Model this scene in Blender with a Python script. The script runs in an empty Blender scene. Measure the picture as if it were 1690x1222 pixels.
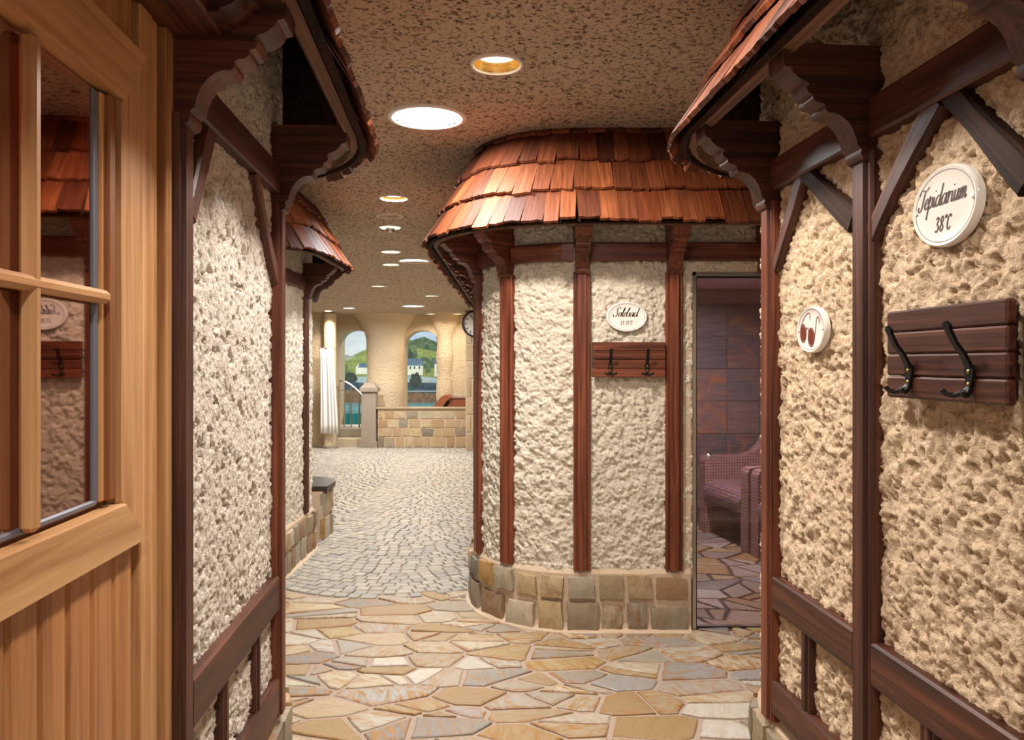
import bpy, math, random
import numpy as np
from mathutils import Vector, Matrix

random.seed(11)
sc = bpy.context.scene
COL = sc.collection
PI = math.pi

# ------------------------------------------------------------------ camera, world, exposure
FPX, EYE = 1300.0, 1.53
cam = bpy.data.cameras.new('camera')
cam.sensor_fit = 'HORIZONTAL'; cam.sensor_width = 36.0
cam.lens = FPX / 1690.0 * 36.0
cam.shift_y = -11.0 / 1690.0
cam.clip_start = 0.02; cam.clip_end = 200
camo = bpy.data.objects.new('camera', cam)
camo.location = (0, 0, EYE); camo.rotation_euler = (PI / 2, 0, 0)
COL.objects.link(camo); sc.camera = camo

w = bpy.data.worlds.new('world'); sc.world = w; w.use_nodes = True
bg = w.node_tree.nodes['Background']
bg.inputs['Color'].default_value = (1.0, 0.97, 0.94, 1); bg.inputs['Strength'].default_value = 0.65
vs = sc.view_settings
vs.view_transform = 'Standard'; vs.look = 'None'; vs.gamma = 1.0; vs.use_curve_mapping = False
vs.exposure = -0.42
try:
    sc.cycles.use_denoising = True
    sc.cycles.max_bounces = 10
    sc.cycles.sample_clamp_indirect = 6.0
except Exception:
    pass

WARM = (1.0, 0.915, 0.82); COOL = (1.0, 0.99, 0.985); AMBER = (1.0, 0.87, 0.71)

# ------------------------------------------------------------------ helpers: objects
W = {}          # world matrix of every object built
def setw(o, M, parent=None):
    W[o.name] = M.copy()
    if parent is not None:
        o.parent = parent
        o.matrix_parent_inverse = Matrix.Identity(4)
        o.matrix_basis = W[parent.name].inverted() @ M
    else:
        o.matrix_basis = M
    return o
def tag(o, label=None, cat=None, group=None, kind=None):
    if label: o['label'] = label
    if cat: o['category'] = cat
    if group: o['group'] = group
    if kind: o['kind'] = kind
    return o
def link_obj(name, data, parent, M):
    o = bpy.data.objects.new(name, data); COL.objects.link(o)
    return setw(o, M, parent)
def empty(name, M, label, cat, group=None):
    o = link_obj(name, None, None, M); o.empty_display_size = 0.1
    return tag(o, label, cat, group)
def T(x, y, z): return Matrix.Translation((x, y, z))
def frame_from(pos, x, y, z):
    m = Matrix.Identity(4)
    for i, v in enumerate((x, y, z)):
        for r in range(3): m[r][i] = v[r]
    for r in range(3): m[r][3] = pos[r]
    return m
def xframe(pos, xdir, up=(0, 0, 1)):
    x = Vector(xdir).normalized(); u = Vector(up)
    if abs(x.dot(u)) > 0.98: u = Vector((0, 1, 0))
    y = u.cross(x).normalized(); z = x.cross(y)
    return frame_from(pos, x, y, z)

class MB:
    def __init__(s): s.v = []; s.f = []
    def add(s, vs, fs, M=None):
        b = len(s.v)
        for v in vs:
            v = Vector(v)
            s.v.append(M @ v if M is not None else v)
        s.f += [tuple(b + i for i in f) for f in fs]
        return s
    def box(s, lo, hi, b=0.0, M=None):
        (x0, y0, z0), (x1, y1, z1) = lo, hi
        if b <= 0:
            vs = [(x, y, z) for x in (x0, x1) for y in (y0, y1) for z in (z0, z1)]
            fs = [(0, 1, 3, 2), (4, 6, 7, 5), (0, 4, 5, 1), (2, 3, 7, 6), (0, 2, 6, 4), (1, 5, 7, 3)]
            return s.add(vs, fs, M)
        c = ((x0 + x1) / 2, (y0 + y1) / 2, (z0 + z1) / 2); h = ((x1 - x0) / 2, (y1 - y0) / 2, (z1 - z0) / 2)
        b = min(b, min(h) * 0.9)
        vs = []; idx = {}
        for sx in (-1, 1):
            for sy in (-1, 1):
                for sz in (-1, 1):
                    sg = (sx, sy, sz)
                    for a in range(3):
                        p = [c[k] + sg[k] * (h[k] if k == a else h[k] - b) for k in range(3)]
                        idx[(sx, sy, sz, a)] = len(vs); vs.append(p)
        fs = []
        for a in range(3):
            u, w_ = (a + 1) % 3, (a + 2) % 3
            for sg in (-1, 1):
                q = []
                for (su, sw) in ((-1, -1), (1, -1), (1, 1), (-1, 1)):
                    k = [0, 0, 0]; k[a] = sg; k[u] = su; k[w_] = sw
                    q.append(idx[(k[0], k[1], k[2], a)])
                fs.append(tuple(q if sg > 0 else q[::-1]))
        for a in range(3):
            u, w_ = (a + 1) % 3, (a + 2) % 3
            for su in (-1, 1):
                for sw in (-1, 1):
                    k0 = [0, 0, 0]; k0[a] = -1; k0[u] = su; k0[w_] = sw
                    k1 = list(k0); k1[a] = 1
                    q = [idx[(*k0, u)], idx[(*k1, u)], idx[(*k1, w_)], idx[(*k0, w_)]]
                    fs.append(tuple(q if su * sw < 0 else q[::-1]))
        for sx in (-1, 1):
            for sy in (-1, 1):
                for sz in (-1, 1):
                    q = [idx[(sx, sy, sz, a)] for a in range(3)]
                    fs.append(tuple(q if sx * sy * sz > 0 else q[::-1]))
        return s.add(vs, fs, M)
    def prism(s, poly, d0, d1, plane='yz', M=None):
        n = len(poly); vs = []
        for d in (d0, d1):
            for (a, b) in poly:
                vs.append({'yz': (d, a, b), 'xz': (a, d, b), 'xy': (a, b, d)}[plane])
        fs = [tuple(range(n))[::-1], tuple(range(n, 2 * n))]
        for i in range(n):
            j = (i + 1) % n
            fs.append((i, j, n + j, n + i))
        return s.add(vs, fs, M)
    def tube(s, pts, r, n=8, M=None, caps=True):
        pts = [Vector(p) for p in pts]; rr = r if isinstance(r, (list, tuple)) else [r] * len(pts)
        vs = []; prev = None
        for i, p in enumerate(pts):
            t = (pts[min(i + 1, len(pts) - 1)] - pts[max(i - 1, 0)]).normalized()
            if prev is None:
                a = Vector((0, 0, 1)) if abs(t.z) < 0.9 else Vector((1, 0, 0))
                u = t.cross(a).normalized()
            else:
                u = (prev - t * prev.dot(t)).normalized()
            prev = u; v = t.cross(u)
            for k in range(n):
                an = 2 * PI * k / n
                vs.append(p + (u * math.cos(an) + v * math.sin(an)) * rr[i])
        fs = []
        for i in range(len(pts) - 1):
            for k in range(n):
                k2 = (k + 1) % n
                fs.append((i * n + k, i * n + k2, (i + 1) * n + k2, (i + 1) * n + k))
        if caps:
            fs.append(tuple(range(n))[::-1]); fs.append(tuple((len(pts) - 1) * n + k for k in range(n)))
        return s.add(vs, fs, M)
    def lathe(s, prof, n=24, M=None, sx=1.0, sy=1.0, open_=False):
        vs = []; fs = []
        for (r, z) in prof:
            for k in range(n):
                a = 2 * PI * k / n
                vs.append((r * math.cos(a) * sx, r * math.sin(a) * sy, z))
        for i in range(len(prof) - 1):
            for k in range(n):
                k2 = (k + 1) % n
                fs.append((i * n + k, i * n + k2, (i + 1) * n + k2, (i + 1) * n + k))
        closed = prof[0] == prof[-1] or open_
        if prof[0][0] > 1e-6 and not closed: fs.append(tuple(range(n))[::-1])
        if prof[-1][0] > 1e-6 and not closed: fs.append(tuple((len(prof) - 1) * n + k for k in range(n)))
        return s.add(vs, fs, M)
    def strap(s, pts, widths, thick, side=(1, 0, 0), M=None):
        pts = [Vector(p) for p in pts]; sd = Vector(side); vs = []; fs = []
        for i, p in enumerate(pts):
            t = (pts[min(i + 1, len(pts) - 1)] - pts[max(i - 1, 0)]).normalized()
            nn = sd.cross(t).normalized()
            for (a, b) in ((-1, -1), (1, -1), (1, 1), (-1, 1)):
                vs.append(p + sd * (a * widths[i] / 2) + nn * (b * thick / 2))
        for i in range(len(pts) - 1):
            for k in range(4):
                k2 = (k + 1) % 4
                fs.append((i * 4 + k, i * 4 + k2, i * 4 + 4 + k2, i * 4 + 4 + k))
        fs.append((3, 2, 1, 0)); e = (len(pts) - 1) * 4; fs.append((e, e + 1, e + 2, e + 3))
        return s.add(vs, fs, M)
    def mesh(s, name, mat, smooth=False, frame=None):
        me = bpy.data.meshes.new(name)
        vs = s.v
        if frame is not None:
            inv = frame.inverted(); vs = [inv @ v for v in vs]
        me.from_pydata([tuple(v) for v in vs], [], s.f)
        if mat: me.materials.append(mat)
        fix_normals(me)
        if smooth:
            me.polygons.foreach_set('use_smooth', [True] * len(me.polygons))
            try: me.set_sharp_from_angle(angle=math.radians(42))
            except Exception: pass
        me.update()
        return me
    def build(s, name, mat, parent=None, frame=None, space=None, smooth=False):
        fr = frame if frame is not None else Matrix.Identity(4)
        sp = space if space is not None else Matrix.Identity(4)
        me = s.mesh(name, mat, smooth, frame)
        return link_obj(name, me, parent, sp @ fr)
import bmesh
def fix_normals(me):
    if len(me.polygons) > 20000: return
    bm = bmesh.new(); bm.from_mesh(me)
    bmesh.ops.recalc_face_normals(bm, faces=bm.faces)
    bm.to_mesh(me); bm.free()
def grid_mesh(name, P, mat, keep=None, smooth=True):
    """P: (ni,nj,3) array -> quad grid mesh; several grids may be given as a list"""
    Ps = P if isinstance(P, list) else [P]
    keeps = keep if isinstance(keep, list) else [keep] * len(Ps)
    V = []; Q = []; off = 0
    for A, kp in zip(Ps, keeps):
        ni, nj = A.shape[:2]
        idx = np.arange(ni * nj).reshape(ni, nj) + off
        q = np.stack([idx[:-1, :-1], idx[1:, :-1], idx[1:, 1:], idx[:-1, 1:]], -1)
        q = q[kp] if kp is not None else q.reshape(-1, 4)
        V.append(A.reshape(-1, 3)); Q.append(q.reshape(-1, 4)); off += ni * nj
    V = np.concatenate(V).astype(np.float32); Q = np.concatenate(Q).astype(np.int32)
    me = bpy.data.meshes.new(name)
    me.vertices.add(len(V)); me.vertices.foreach_set('co', V.ravel())
    me.loops.add(Q.size); me.loops.foreach_set('vertex_index', Q.ravel())
    me.polygons.add(len(Q))
    me.polygons.foreach_set('loop_start', np.arange(0, Q.size, 4, dtype=np.int32))
    me.polygons.foreach_set('loop_total', np.full(len(Q), 4, dtype=np.int32))
    me.polygons.foreach_set('use_smooth', np.full(len(Q), smooth, dtype=bool))
    me.materials.append(mat); me.update(calc_edges=True); me.validate()
    return me

# ------------------------------------------------------------------ helpers: noise (2D, numpy)
def _hash(ix, iy, seed):
    h = (ix.astype(np.int64) * 374761393 + iy.astype(np.int64) * 668265263 + seed * 1442695041) & 0xFFFFFFFF
    h = ((h ^ (h >> 13)) * 1274126177) & 0xFFFFFFFF
    h = ((h ^ (h >> 16)) * 2246822519) & 0xFFFFFFFF
    return ((h ^ (h >> 15)) & 0xFFFFFF) / float(0xFFFFFF)
def vnoise(x, y, seed=0):
    ix = np.floor(x); iy = np.floor(y); fx = x - ix; fy = y - iy
    fx = fx * fx * fx * (fx * (6 * fx - 15) + 10); fy = fy * fy * fy * (fy * (6 * fy - 15) + 10)
    a = _hash(ix, iy, seed); b = _hash(ix + 1, iy, seed); c = _hash(ix, iy + 1, seed); d = _hash(ix + 1, iy + 1, seed)
    return (a + (b - a) * fx) * (1 - fy) + (c + (d - c) * fx) * fy
def fbm(x, y, seed=0, o=4, g=0.5):
    t = 0; a = 1; n = 0
    for k in range(o):
        t = t + a * vnoise(x * 2 ** k + 17.3 * k, y * 2 ** k - 9.1 * k, seed + k); n += a; a *= g
    return t / n
def worley(x, y, seed=0):
    ix = np.floor(x); iy = np.floor(y); best = np.full(x.shape, 9.0)
    for dx in (-1, 0, 1):
        for dy in (-1, 0, 1):
            jx = ix + dx; jy = iy + dy
            d = (jx + _hash(jx, jy, seed) - x) ** 2 + (jy + _hash(jx, jy, seed + 7) - y) ** 2
            best = np.minimum(best, d)
    return np.sqrt(best)
def rough_lumps(s, z, seed, amp=0.019):
    wx = (fbm(s / .05, z / .05, seed + 40, 2) - .5) * .03; wz = (fbm(s / .05, z / .05, seed + 50, 2) - .5) * .03
    s2 = s + wx; z2 = z + wz
    b1 = np.clip(1 - worley(s2 / .024, z2 / .024, seed) / .85, 0, 1)
    b2 = np.clip(1 - worley(s2 / .012, z2 / .012, seed + 3) / .85, 0, 1)
    m = np.clip(fbm(s / .045, z / .045, seed + 9, 3) * 2.2 - .6, 0, 1)
    pit = np.clip((fbm(s / .024, z / .024, seed + 60, 3, .6) - .56) / .10, 0, 1)
    return amp * (.50 * b1 * m + .55 * b2 * (.35 + .65 * m) + .45 * fbm(s / .012, z / .012, seed + 70, 2) - .55 * pit + .8 * fbm(s / .05, z / .05, seed + 20, 3) - .8)
def pitted(s, z, seed, amp=0.011):
    n = fbm(s / .022, z / .022, seed, 3, .6)
    pit = np.clip((n - .60) / .12, 0, 1)
    b2 = np.clip(1 - worley(s / .011, z / .011, seed + 3) / .85, 0, 1)
    return amp * (-1.3 * pit + .4 * b2 + .5 * fbm(s / .012, z / .012, seed + 70, 2) + .7 * fbm(s / .06, z / .06, seed + 20, 3) - .4)

# ------------------------------------------------------------------ helpers: plan paths
class Path:
    """a plan line with rounded corners; the open side (normal) lies left of the travel direction"""
    def __init__(s, pts, radii):
        P = [np.array(p, float) for p in pts]; out = []
        def ang(d): return math.atan2(d[1], d[0])
        out.append((P[0], ang(P[1] - P[0])))
        for i in range(1, len(P) - 1):
            d0 = (P[i] - P[i - 1]) / np.linalg.norm(P[i] - P[i - 1]); d1 = (P[i + 1] - P[i]) / np.linalg.norm(P[i + 1] - P[i])
            a0, a1 = ang(d0), ang(d1); da = (a1 - a0 + PI) % (2 * PI) - PI
            r = radii[i - 1]; tl = r * math.tan(abs(da) / 2)
            A = P[i] - d0 * tl; sg = 1 if da > 0 else -1
            n0 = np.array([-d0[1], d0[0]]) * sg; C = A + n0 * r
            k = max(2, int(abs(math.degrees(da)) / 3))
            for j in range(k + 1):
                a = a0 + da * j / k
                out.append((C - np.array([-math.sin(a), math.cos(a)]) * sg * r, a))
        out.append((P[-1], ang(P[-1] - P[-2])))
        s.p = np.array([o[0] for o in out]); s.a = np.unwrap(np.array([o[1] for o in out]))
        d = np.linalg.norm(np.diff(s.p, axis=0), axis=1); s.s = np.concatenate([[0], np.cumsum(d)]); s.len = s.s[-1]
    def at(s, sv):
        x = np.interp(sv, s.s, s.p[:, 0]); y = np.interp(sv, s.s, s.p[:, 1]); a = np.interp(sv, s.s, s.a)
        return x, y, a
    def near(s, x, y):
        sv = np.linspace(0, s.len, 4001); px, py, _ = s.at(sv)
        return float(sv[np.argmin((px - x) ** 2 + (py - y) ** 2)])
    def frame(s, sv, h=0.0, z=0.0):
        x, y, a = s.at(sv); t = (math.cos(a), math.sin(a), 0); n = (-math.sin(a), math.cos(a), 0)
        return frame_from((x + n[0] * h, y + n[1] * h, z), t, n, (0, 0, 1))
    def view(s, sv, h=0.0, z=0.0):
        """frame of a thing hung on the wall: x = the onlooker's right, y = up, z = out of the wall"""
        x, y, a = s.at(sv); t = (math.cos(a), math.sin(a), 0); n = (-math.sin(a), math.cos(a), 0)
        return frame_from((x + n[0] * h, y + n[1] * h, z), (-t[0], -t[1], 0), (0, 0, 1), n)
    def surf(s, S, h):
        x, y, a = s.at(S)
        return x - np.sin(a) * h, y + np.cos(a) * h
def span(a, b, da, db, res, coarse):
    """1D samples: fine between da and db, coarse outside"""
    out = []
    if da >= b or db <= a: return np.linspace(a, b, max(2, int((b - a) / coarse) + 1))
    if da > a: out.append(np.linspace(a, da, max(2, int((da - a) / coarse) + 1))[:-1])
    out.append(np.linspace(max(a, da), min(b, db), max(2, int((min(b, db) - max(a, da)) / res) + 1)))
    if db < b: out.append(np.linspace(db, b, max(2, int((b - db) / coarse) + 1))[1:])
    return np.concatenate(out)
def wall_patch(path, s0, s1, z0, z1, ds, dz, res, fn, seed, coarse=.06):
    S = span(s0, s1, ds[0], ds[1], res, coarse); Z = span(z0, z1, dz[0], dz[1], res, coarse)
    SS, ZZ = np.meshgrid(S, Z, indexing='ij')
    H = fn(SS, ZZ, seed)
    X, Y = path.surf(SS, H)
    return np.stack([X, Y, ZZ], -1)
def sweep(path, s0, s1, poly, step=.04):
    """closed section poly [(h,z)...] swept along the path"""
    m = MB(); k = max(1, int(abs(s1 - s0) / step)); n = len(poly)
    vs = []
    for i in range(k + 1):
        M = path.frame(s0 + (s1 - s0) * i / k)
        vs += [M @ Vector((0, h, z)) for (h, z) in poly]
    fs = [tuple(range(n)), tuple(k * n + j for j in range(n))[::-1]]
    for i in range(k):
        for j in range(n):
            j2 = (j + 1) % n
            fs.append((i * n + j, i * n + j2, (i + 1) * n + j2, (i + 1) * n + j))
    return m.add(vs, fs)

# ------------------------------------------------------------------ materials
def lin(c):
    f = lambda u: u / 12.92 if u <= .04045 else ((u + .055) / 1.055) ** 2.4
    return tuple(f(v / 255.0) for v in c[:3]) + (1.0,)
class NT:
    def __init__(s, name):
        s.m = bpy.data.materials.new(name); s.m.use_nodes = True; s.t = s.m.node_tree
        s.b = s.t.nodes['Principled BSDF']; s.out = s.t.nodes['Material Output']
    def n(s, typ, props=None, ins=None):
        nd = s.t.nodes.new(typ)
        for k, v in (props or {}).items(): setattr(nd, k, v)
        for k, v in (ins or {}).items(): s.put(nd.inputs[k], v)
        return nd
    def put(s, sock, v):
        if isinstance(v, bpy.types.NodeSocket): s.t.links.new(v, sock)
        elif isinstance(v, bpy.types.Node): s.t.links.new(v.outputs[0], sock)
        else: sock.default_value = v
    def set(s, **kw):
        for k, v in kw.items(): s.put(s.b.inputs[k.replace('_', ' ')], v)
    def coord(s, kind='Object', scale=(1, 1, 1), rnd=0.0):
        tc = s.n('ShaderNodeTexCoord')
        mp = s.n('ShaderNodeMapping', None, {'Vector': tc.outputs[kind], 'Scale': scale})
        if rnd:
            oi = s.n('ShaderNodeObjectInfo')
            mu = s.n('ShaderNodeMath', {'operation': 'MULTIPLY'}, {0: oi.outputs['Random'], 1: rnd})
            s.t.links.new(mu.outputs[0], mp.inputs['Location'])
        return mp.outputs[0]
    def noise(s, vec, scale, detail=4, rough=.55, dist=0.0):
        return s.n('ShaderNodeTexNoise', None, {'Vector': vec, 'Scale': scale, 'Detail': detail, 'Roughness': rough, 'Distortion': dist}).outputs[0]
    def ramp(s, fac, stops, mode='LINEAR'):
        r = s.n('ShaderNodeValToRGB', None, {'Fac': fac}); e = r.color_ramp; e.interpolation = mode
        while len(e.elements) < len(stops): e.elements.new(0.5)
        for el, (p, c) in zip(e.elements, stops): el.position = p; el.color = lin(c)
        return r.outputs[0]
    def mix(s, fac, a, b, blend='MIX'):
        m = s.n('ShaderNodeMix', {'data_type': 'RGBA', 'blend_type': blend})
        s.put(m.inputs['Factor'], fac); s.put(m.inputs[6], a); s.put(m.inputs[7], b)
        return m.outputs[2]
    def math(s, op, a, b=0.0):
        return s.n('ShaderNodeMath', {'operation': op}, {0: a, 1: b}).outputs[0]
    def bump(s, h, strength=.5, dist=.005, normal=None):
        b = s.n('ShaderNodeBump', None, {'Height': h, 'Strength': strength, 'Distance': dist})
        if normal is not None: s.t.links.new(normal, b.inputs['Normal'])
        return b.outputs[0]
def rand_out(N): return N.n('ShaderNodeObjectInfo').outputs['Random']

def wood(name, dark, mid, light, rough=.42, grain=55, vary=.25, bump=.35, spec=.4):
    N = NT(name)
    v = N.coord('Object', (1.4, grain, grain), 37.0)
    g = N.noise(v, 1.0, 5, .62, .6)
    v2 = N.coord('Object', (.8, 9, 9), 91.0)
    g2 = N.noise(v2, 1.0, 3, .5, 1.2)
    f = N.math('ADD', N.math('MULTIPLY', g, .65), N.math('MULTIPLY', g2, .35))
    c = N.ramp(f, [(.36, dark), (.5, mid), (.66, light)])
    br = N.math('ADD', N.math('MULTIPLY', rand_out(N), vary), 1.0 - vary * .5)
    c = N.mix(1.0, c, N.n('ShaderNodeCombineColor', None, {0: br, 1: br, 2: br}).outputs[0], 'MULTIPLY')
    N.set(Base_Color=c, Roughness=N.math('ADD', N.math('MULTIPLY', g, .25), rough - .12), Normal=N.bump(g, bump, .0025), Specular_IOR_Level=spec)
    return N.m
M_timber = wood('dark_timber', (36, 17, 11), (72, 38, 26), (108, 62, 44), .46)
M_timber_red = wood('red_timber', (52, 22, 13), (96, 48, 30), (134, 74, 48), .42)
M_timber_black = wood('charred_timber', (20, 12, 9), (48, 30, 22), (84, 56, 42), .62, spec=.12)
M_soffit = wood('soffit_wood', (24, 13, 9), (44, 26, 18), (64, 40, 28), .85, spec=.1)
M_eave = wood('eave_board_wood', (66, 42, 30), (98, 66, 48), (128, 90, 68), .75)
M_pine = wood('honey_pine', (152, 104, 66), (186, 140, 94), (208, 166, 120), .42, 34, .16, .2)
M_pine_board = wood('pine_board', (136, 88, 52), (170, 118, 74), (192, 142, 96), .45, 34, .18, .2)
M_pine_dark = wood('pine_groove', (84, 46, 22), (116, 68, 36), (140, 88, 50), .5, 34, .1, .2)
M_bench = wood('bench_wood', (20, 16, 15), (42, 34, 32), (70, 58, 54), .4)

def shingle_mat():
    N = NT('shingle_wood')
    v = N.coord('Object', (2.0, 55, 55), 53.0)
    g = N.noise(v, 1.0, 5, .6, .5)
    v2 = N.coord('Object', (6, 9, 9), 23.0)
    g2 = N.noise(v2, 1.0, 3, .5)
    f = N.math('ADD', N.math('MULTIPLY', g, .5), N.math('MULTIPLY', g2, .5))
    c = N.ramp(f, [(.28, (78, 40, 22)), (.5, (130, 74, 42)), (.72, (172, 110, 68))])
    tint = N.ramp(rand_out(N), [(0.0, (128, 108, 104)), (.3, (190, 168, 158)), (.6, (255, 240, 225)), (.8, (175, 150, 140)), (1.0, (240, 205, 175))])
    N.set(Base_Color=N.mix(1.0, c, tint, 'MULTIPLY'), Roughness=N.math('ADD', N.math('MULTIPLY', g, .3), .40), Normal=N.bump(g, .5, .003), Specular_IOR_Level=.32)
    return N.m
M_shingle = shingle_mat()

def stucco(name, base, dark, specks=.0, sscale=60, bump=.9, bscale=150, scol=(78, 56, 38), bd=.010):
    N = NT(name)
    v = N.coord('Object')
    n1 = N.noise(v, 3.0, 5, .6); n2 = N.noise(v, bscale, 4, .7); n3 = N.noise(v, sscale, 5, .7, .6)
    c = N.mix(N.math('MULTIPLY', n1, .55), base, dark)
    if specks:
        sp = N.n('ShaderNodeMapRange', None, {'Value': n3, 'From Min': .51, 'From Max': .60, 'To Min': 0.0, 'To Max': specks}).outputs[0]
        c = N.mix(sp, c, lin(scol))
    hh = N.math('ADD', N.math('MULTIPLY', n2, .5), N.math('MULTIPLY', n3, -1.0 if specks else .5))
    N.set(Base_Color=c, Roughness=.93, Normal=N.bump(hh, bump, bd))
    return N.m
M_stucco_warm = stucco('stucco_warm', lin((232, 208, 178)), lin((206, 174, 138)), .45, 75, 1.0, 110, (150, 116, 84))
M_stucco_mid = stucco('stucco_cream', lin((230, 221, 204)), lin((208, 193, 170)), .40, 75, 1.0, 110, (160, 130, 98))
M_stucco_white = stucco('stucco_white', lin((234, 226, 216)), lin((206, 192, 174)), .50, 70, 1.0, 110, (140, 118, 98))
M_stucco_far = stucco('stucco_far', lin((236, 216, 184)), lin((214, 186, 146)), 0, 30, 1.0, 22, (0, 0, 0), .06)
M_ceiling = stucco('ceiling_spray', lin((202, 184, 160)), lin((168, 144, 118)), .95, 46, 1.0, 90, (62, 44, 30))  # dark specks put the shadows of the pits into the colour, along with grime
M_mortar = stucco('mortar', lin((206, 182, 156)), lin((172, 148, 124)))
M_mortar_floor = stucco('floor_mortar', lin((178, 158, 142)), lin((142, 124, 112)))

def stone(name, stops, vein, veinamt=.5, rough=.55, island=False, bump=.5, scale=1.0, streak=1.0, rim=None):
    N = NT(name)
    if island:
        r = N.n('ShaderNodeNewGeometry').outputs['Random Per Island']; v = N.coord('Object')
    else:
        r = rand_out(N); v = N.coord('Object', (1, streak, 1), 61.0)
        if streak != 1.0:
            tc = N.n('ShaderNodeTexCoord')
            an = N.n('ShaderNodeCombineXYZ', None, {'Z': N.math('MULTIPLY', N.math('FRACT', N.math('MULTIPLY', r, 7.3)), 6.28)})
            rt = N.n('ShaderNodeMapping', None, {'Vector': tc.outputs['Object'], 'Rotation': an.outputs[0]})
            mp = N.n('ShaderNodeMapping', None, {'Vector': rt.outputs[0], 'Scale': (1, streak, 1)})
            N.put(mp.inputs['Location'], N.math('MULTIPLY', r, 61.0)); v = mp.outputs[0]
    base = N.ramp(r, stops)
    n1 = N.noise(v, 7 * scale, 6, .65, 1.8); n2 = N.noise(v, 60 * scale, 5, .7)
    r2 = N.math('FRACT', N.math('MULTIPLY', r, 13.7))
    amt = N.math('MULTIPLY', N.n('ShaderNodeMapRange', None, {'Value': n1, 'From Min': .45, 'From Max': .68}).outputs[0], N.math('MULTIPLY', r2, veinamt * 1.6))
    c = N.mix(amt, base, lin(vein))
    if rim:
        ra = N.n('ShaderNodeAttribute', {'attribute_name': 'rim'}).outputs['Fac']
        r3 = N.math('FRACT', N.math('MULTIPLY', r, 29.3))
        nr = N.noise(v, 11, 4, .6)
        ra = N.math('MULTIPLY', N.math('MULTIPLY', ra, N.n('ShaderNodeMapRange', None, {'Value': nr, 'From Min': .42, 'From Max': .6}).outputs[0]), N.n('ShaderNodeMapRange', None, {'Value': r3, 'From Min': .35, 'From Max': .75}).outputs[0])
        c = N.mix(N.math('MULTIPLY', ra, .85), c, lin(rim))
    n3 = N.noise(v, 16 * scale, 4, .6, .8)
    c = N.mix(N.math('MULTIPLY', n3, .5), c, N.mix(1.0, c, lin((150, 147, 141)), 'MULTIPLY'))
    c = N.mix(N.math('MULTIPLY', n2, .35), c, N.mix(1.0, c, lin((172, 167, 159)), 'MULTIPLY'))
    hh = N.math('ADD', n1, N.math('MULTIPLY', n2, .35))
    N.set(Base_Color=c, Roughness=rough, Normal=N.bump(hh, bump, .006))
    return N.m
FLAG = [(0, (196, 188, 176)), (.10, (164, 136, 90)), (.18, (204, 196, 178)), (.28, (146, 144, 144)), (.38, (184, 160, 108)), (.46, (210, 204, 194)),
        (.56, (128, 130, 132)), (.64, (204, 190, 166)), (.74, (164, 132, 84)), (.82, (170, 162, 156)), (.9, (186, 172, 146)), (1, (150, 146, 142))]
M_flag = stone('flagstone', FLAG, (172, 126, 62), .9, .5, bump=.8, streak=3.0, rim=(164, 110, 48))
M_sett = stone('sett_stone', [(0, (170, 164, 154)), (.3, (184, 176, 164)), (.6, (160, 155, 148)), (.85, (194, 186, 172)), (1, (178, 166, 148))], (154, 148, 138), .3, .62)
M_sett_i = stone('sett_stone_far', [(0, (170, 164, 154)), (.3, (184, 176, 164)), (.6, (160, 155, 148)), (.85, (194, 186, 172)), (1, (178, 166, 148))], (154, 148, 138), .3, .62, True)
M_flag_i = stone('flagstone_far', FLAG, (172, 126, 62), .8, .5, True, rim=(164, 110, 48))
M_base = stone('base_stone', [(0, (164, 128, 92)), (.15, (162, 158, 144)), (.3, (204, 178, 136)), (.45, (130, 128, 118)), (.6, (204, 192, 168)), (.72, (146, 108, 78)), (.85, (198, 158, 96)), (1, (150, 146, 128))], (150, 102, 54), .7, .6, bump=.9, streak=2.2)
M_ashlar = stone('ashlar_stone', [(0, (202, 180, 142)), (.25, (186, 150, 112)), (.45, (150, 148, 134)), (.55, (212, 194, 156)), (.75, (196, 168, 124)), (.9, (118, 120, 116)), (1, (214, 190, 146))], (190, 140, 90), .35, .65)
M_ashlar_light = stone('ashlar_pale', [(0, (206, 182, 144)), (.5, (214, 194, 158)), (1, (196, 166, 126))], (190, 146, 100), .3, .65)
M_granite = stone('granite', [(0, (168, 154, 138)), (1, (168, 154, 138))], (140, 126, 112), .3, .75)
M_slate = stone('slate_tile', [(0, (112, 104, 112)), (.3, (134, 122, 126)), (.55, (96, 94, 106)), (.8, (138, 116, 112)), (1, (118, 110, 118))], (190, 122, 78), .9, .4, scale=.7)

def plain(name, col, rough=.5, metal=0.0, **kw):
    N = NT(name); N.set(Base_Color=lin(col), Roughness=rough, Metallic=metal)
    for k, v in kw.items(): N.set(**{k: v})
    return N.m
M_ceramic = plain('white_enamel', (232, 228, 222), .12, Coat_Weight=.6)
M_ink = plain('brown_ink', (64, 40, 36), .4)
M_ink_grey = plain('grey_ink', (110, 100, 96), .4)
M_lens = plain('lens_brown', (104, 44, 30), .3)
M_iron = plain('black_iron', (30, 29, 30), .38, .6)
M_steel = plain('brushed_steel', (190, 186, 178), .28, 1.0)
M_brass = plain('brass_screw', (196, 164, 104), .3, 1.0)
M_trim = plain('lamp_trim_white', (225, 220, 214), .4)
M_reflector = plain('lamp_reflector_gold', (238, 196, 112), .22, .75)
M_rubber = plain('grey_gasket', (96, 98, 112), .5)
M_black = plain('black_paint', (24, 22, 22), .5)
M_paper = plain('paper_white', (228, 222, 212), .7)
M_backing = plain('dark_interior', (60, 34, 26), .8)

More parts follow.
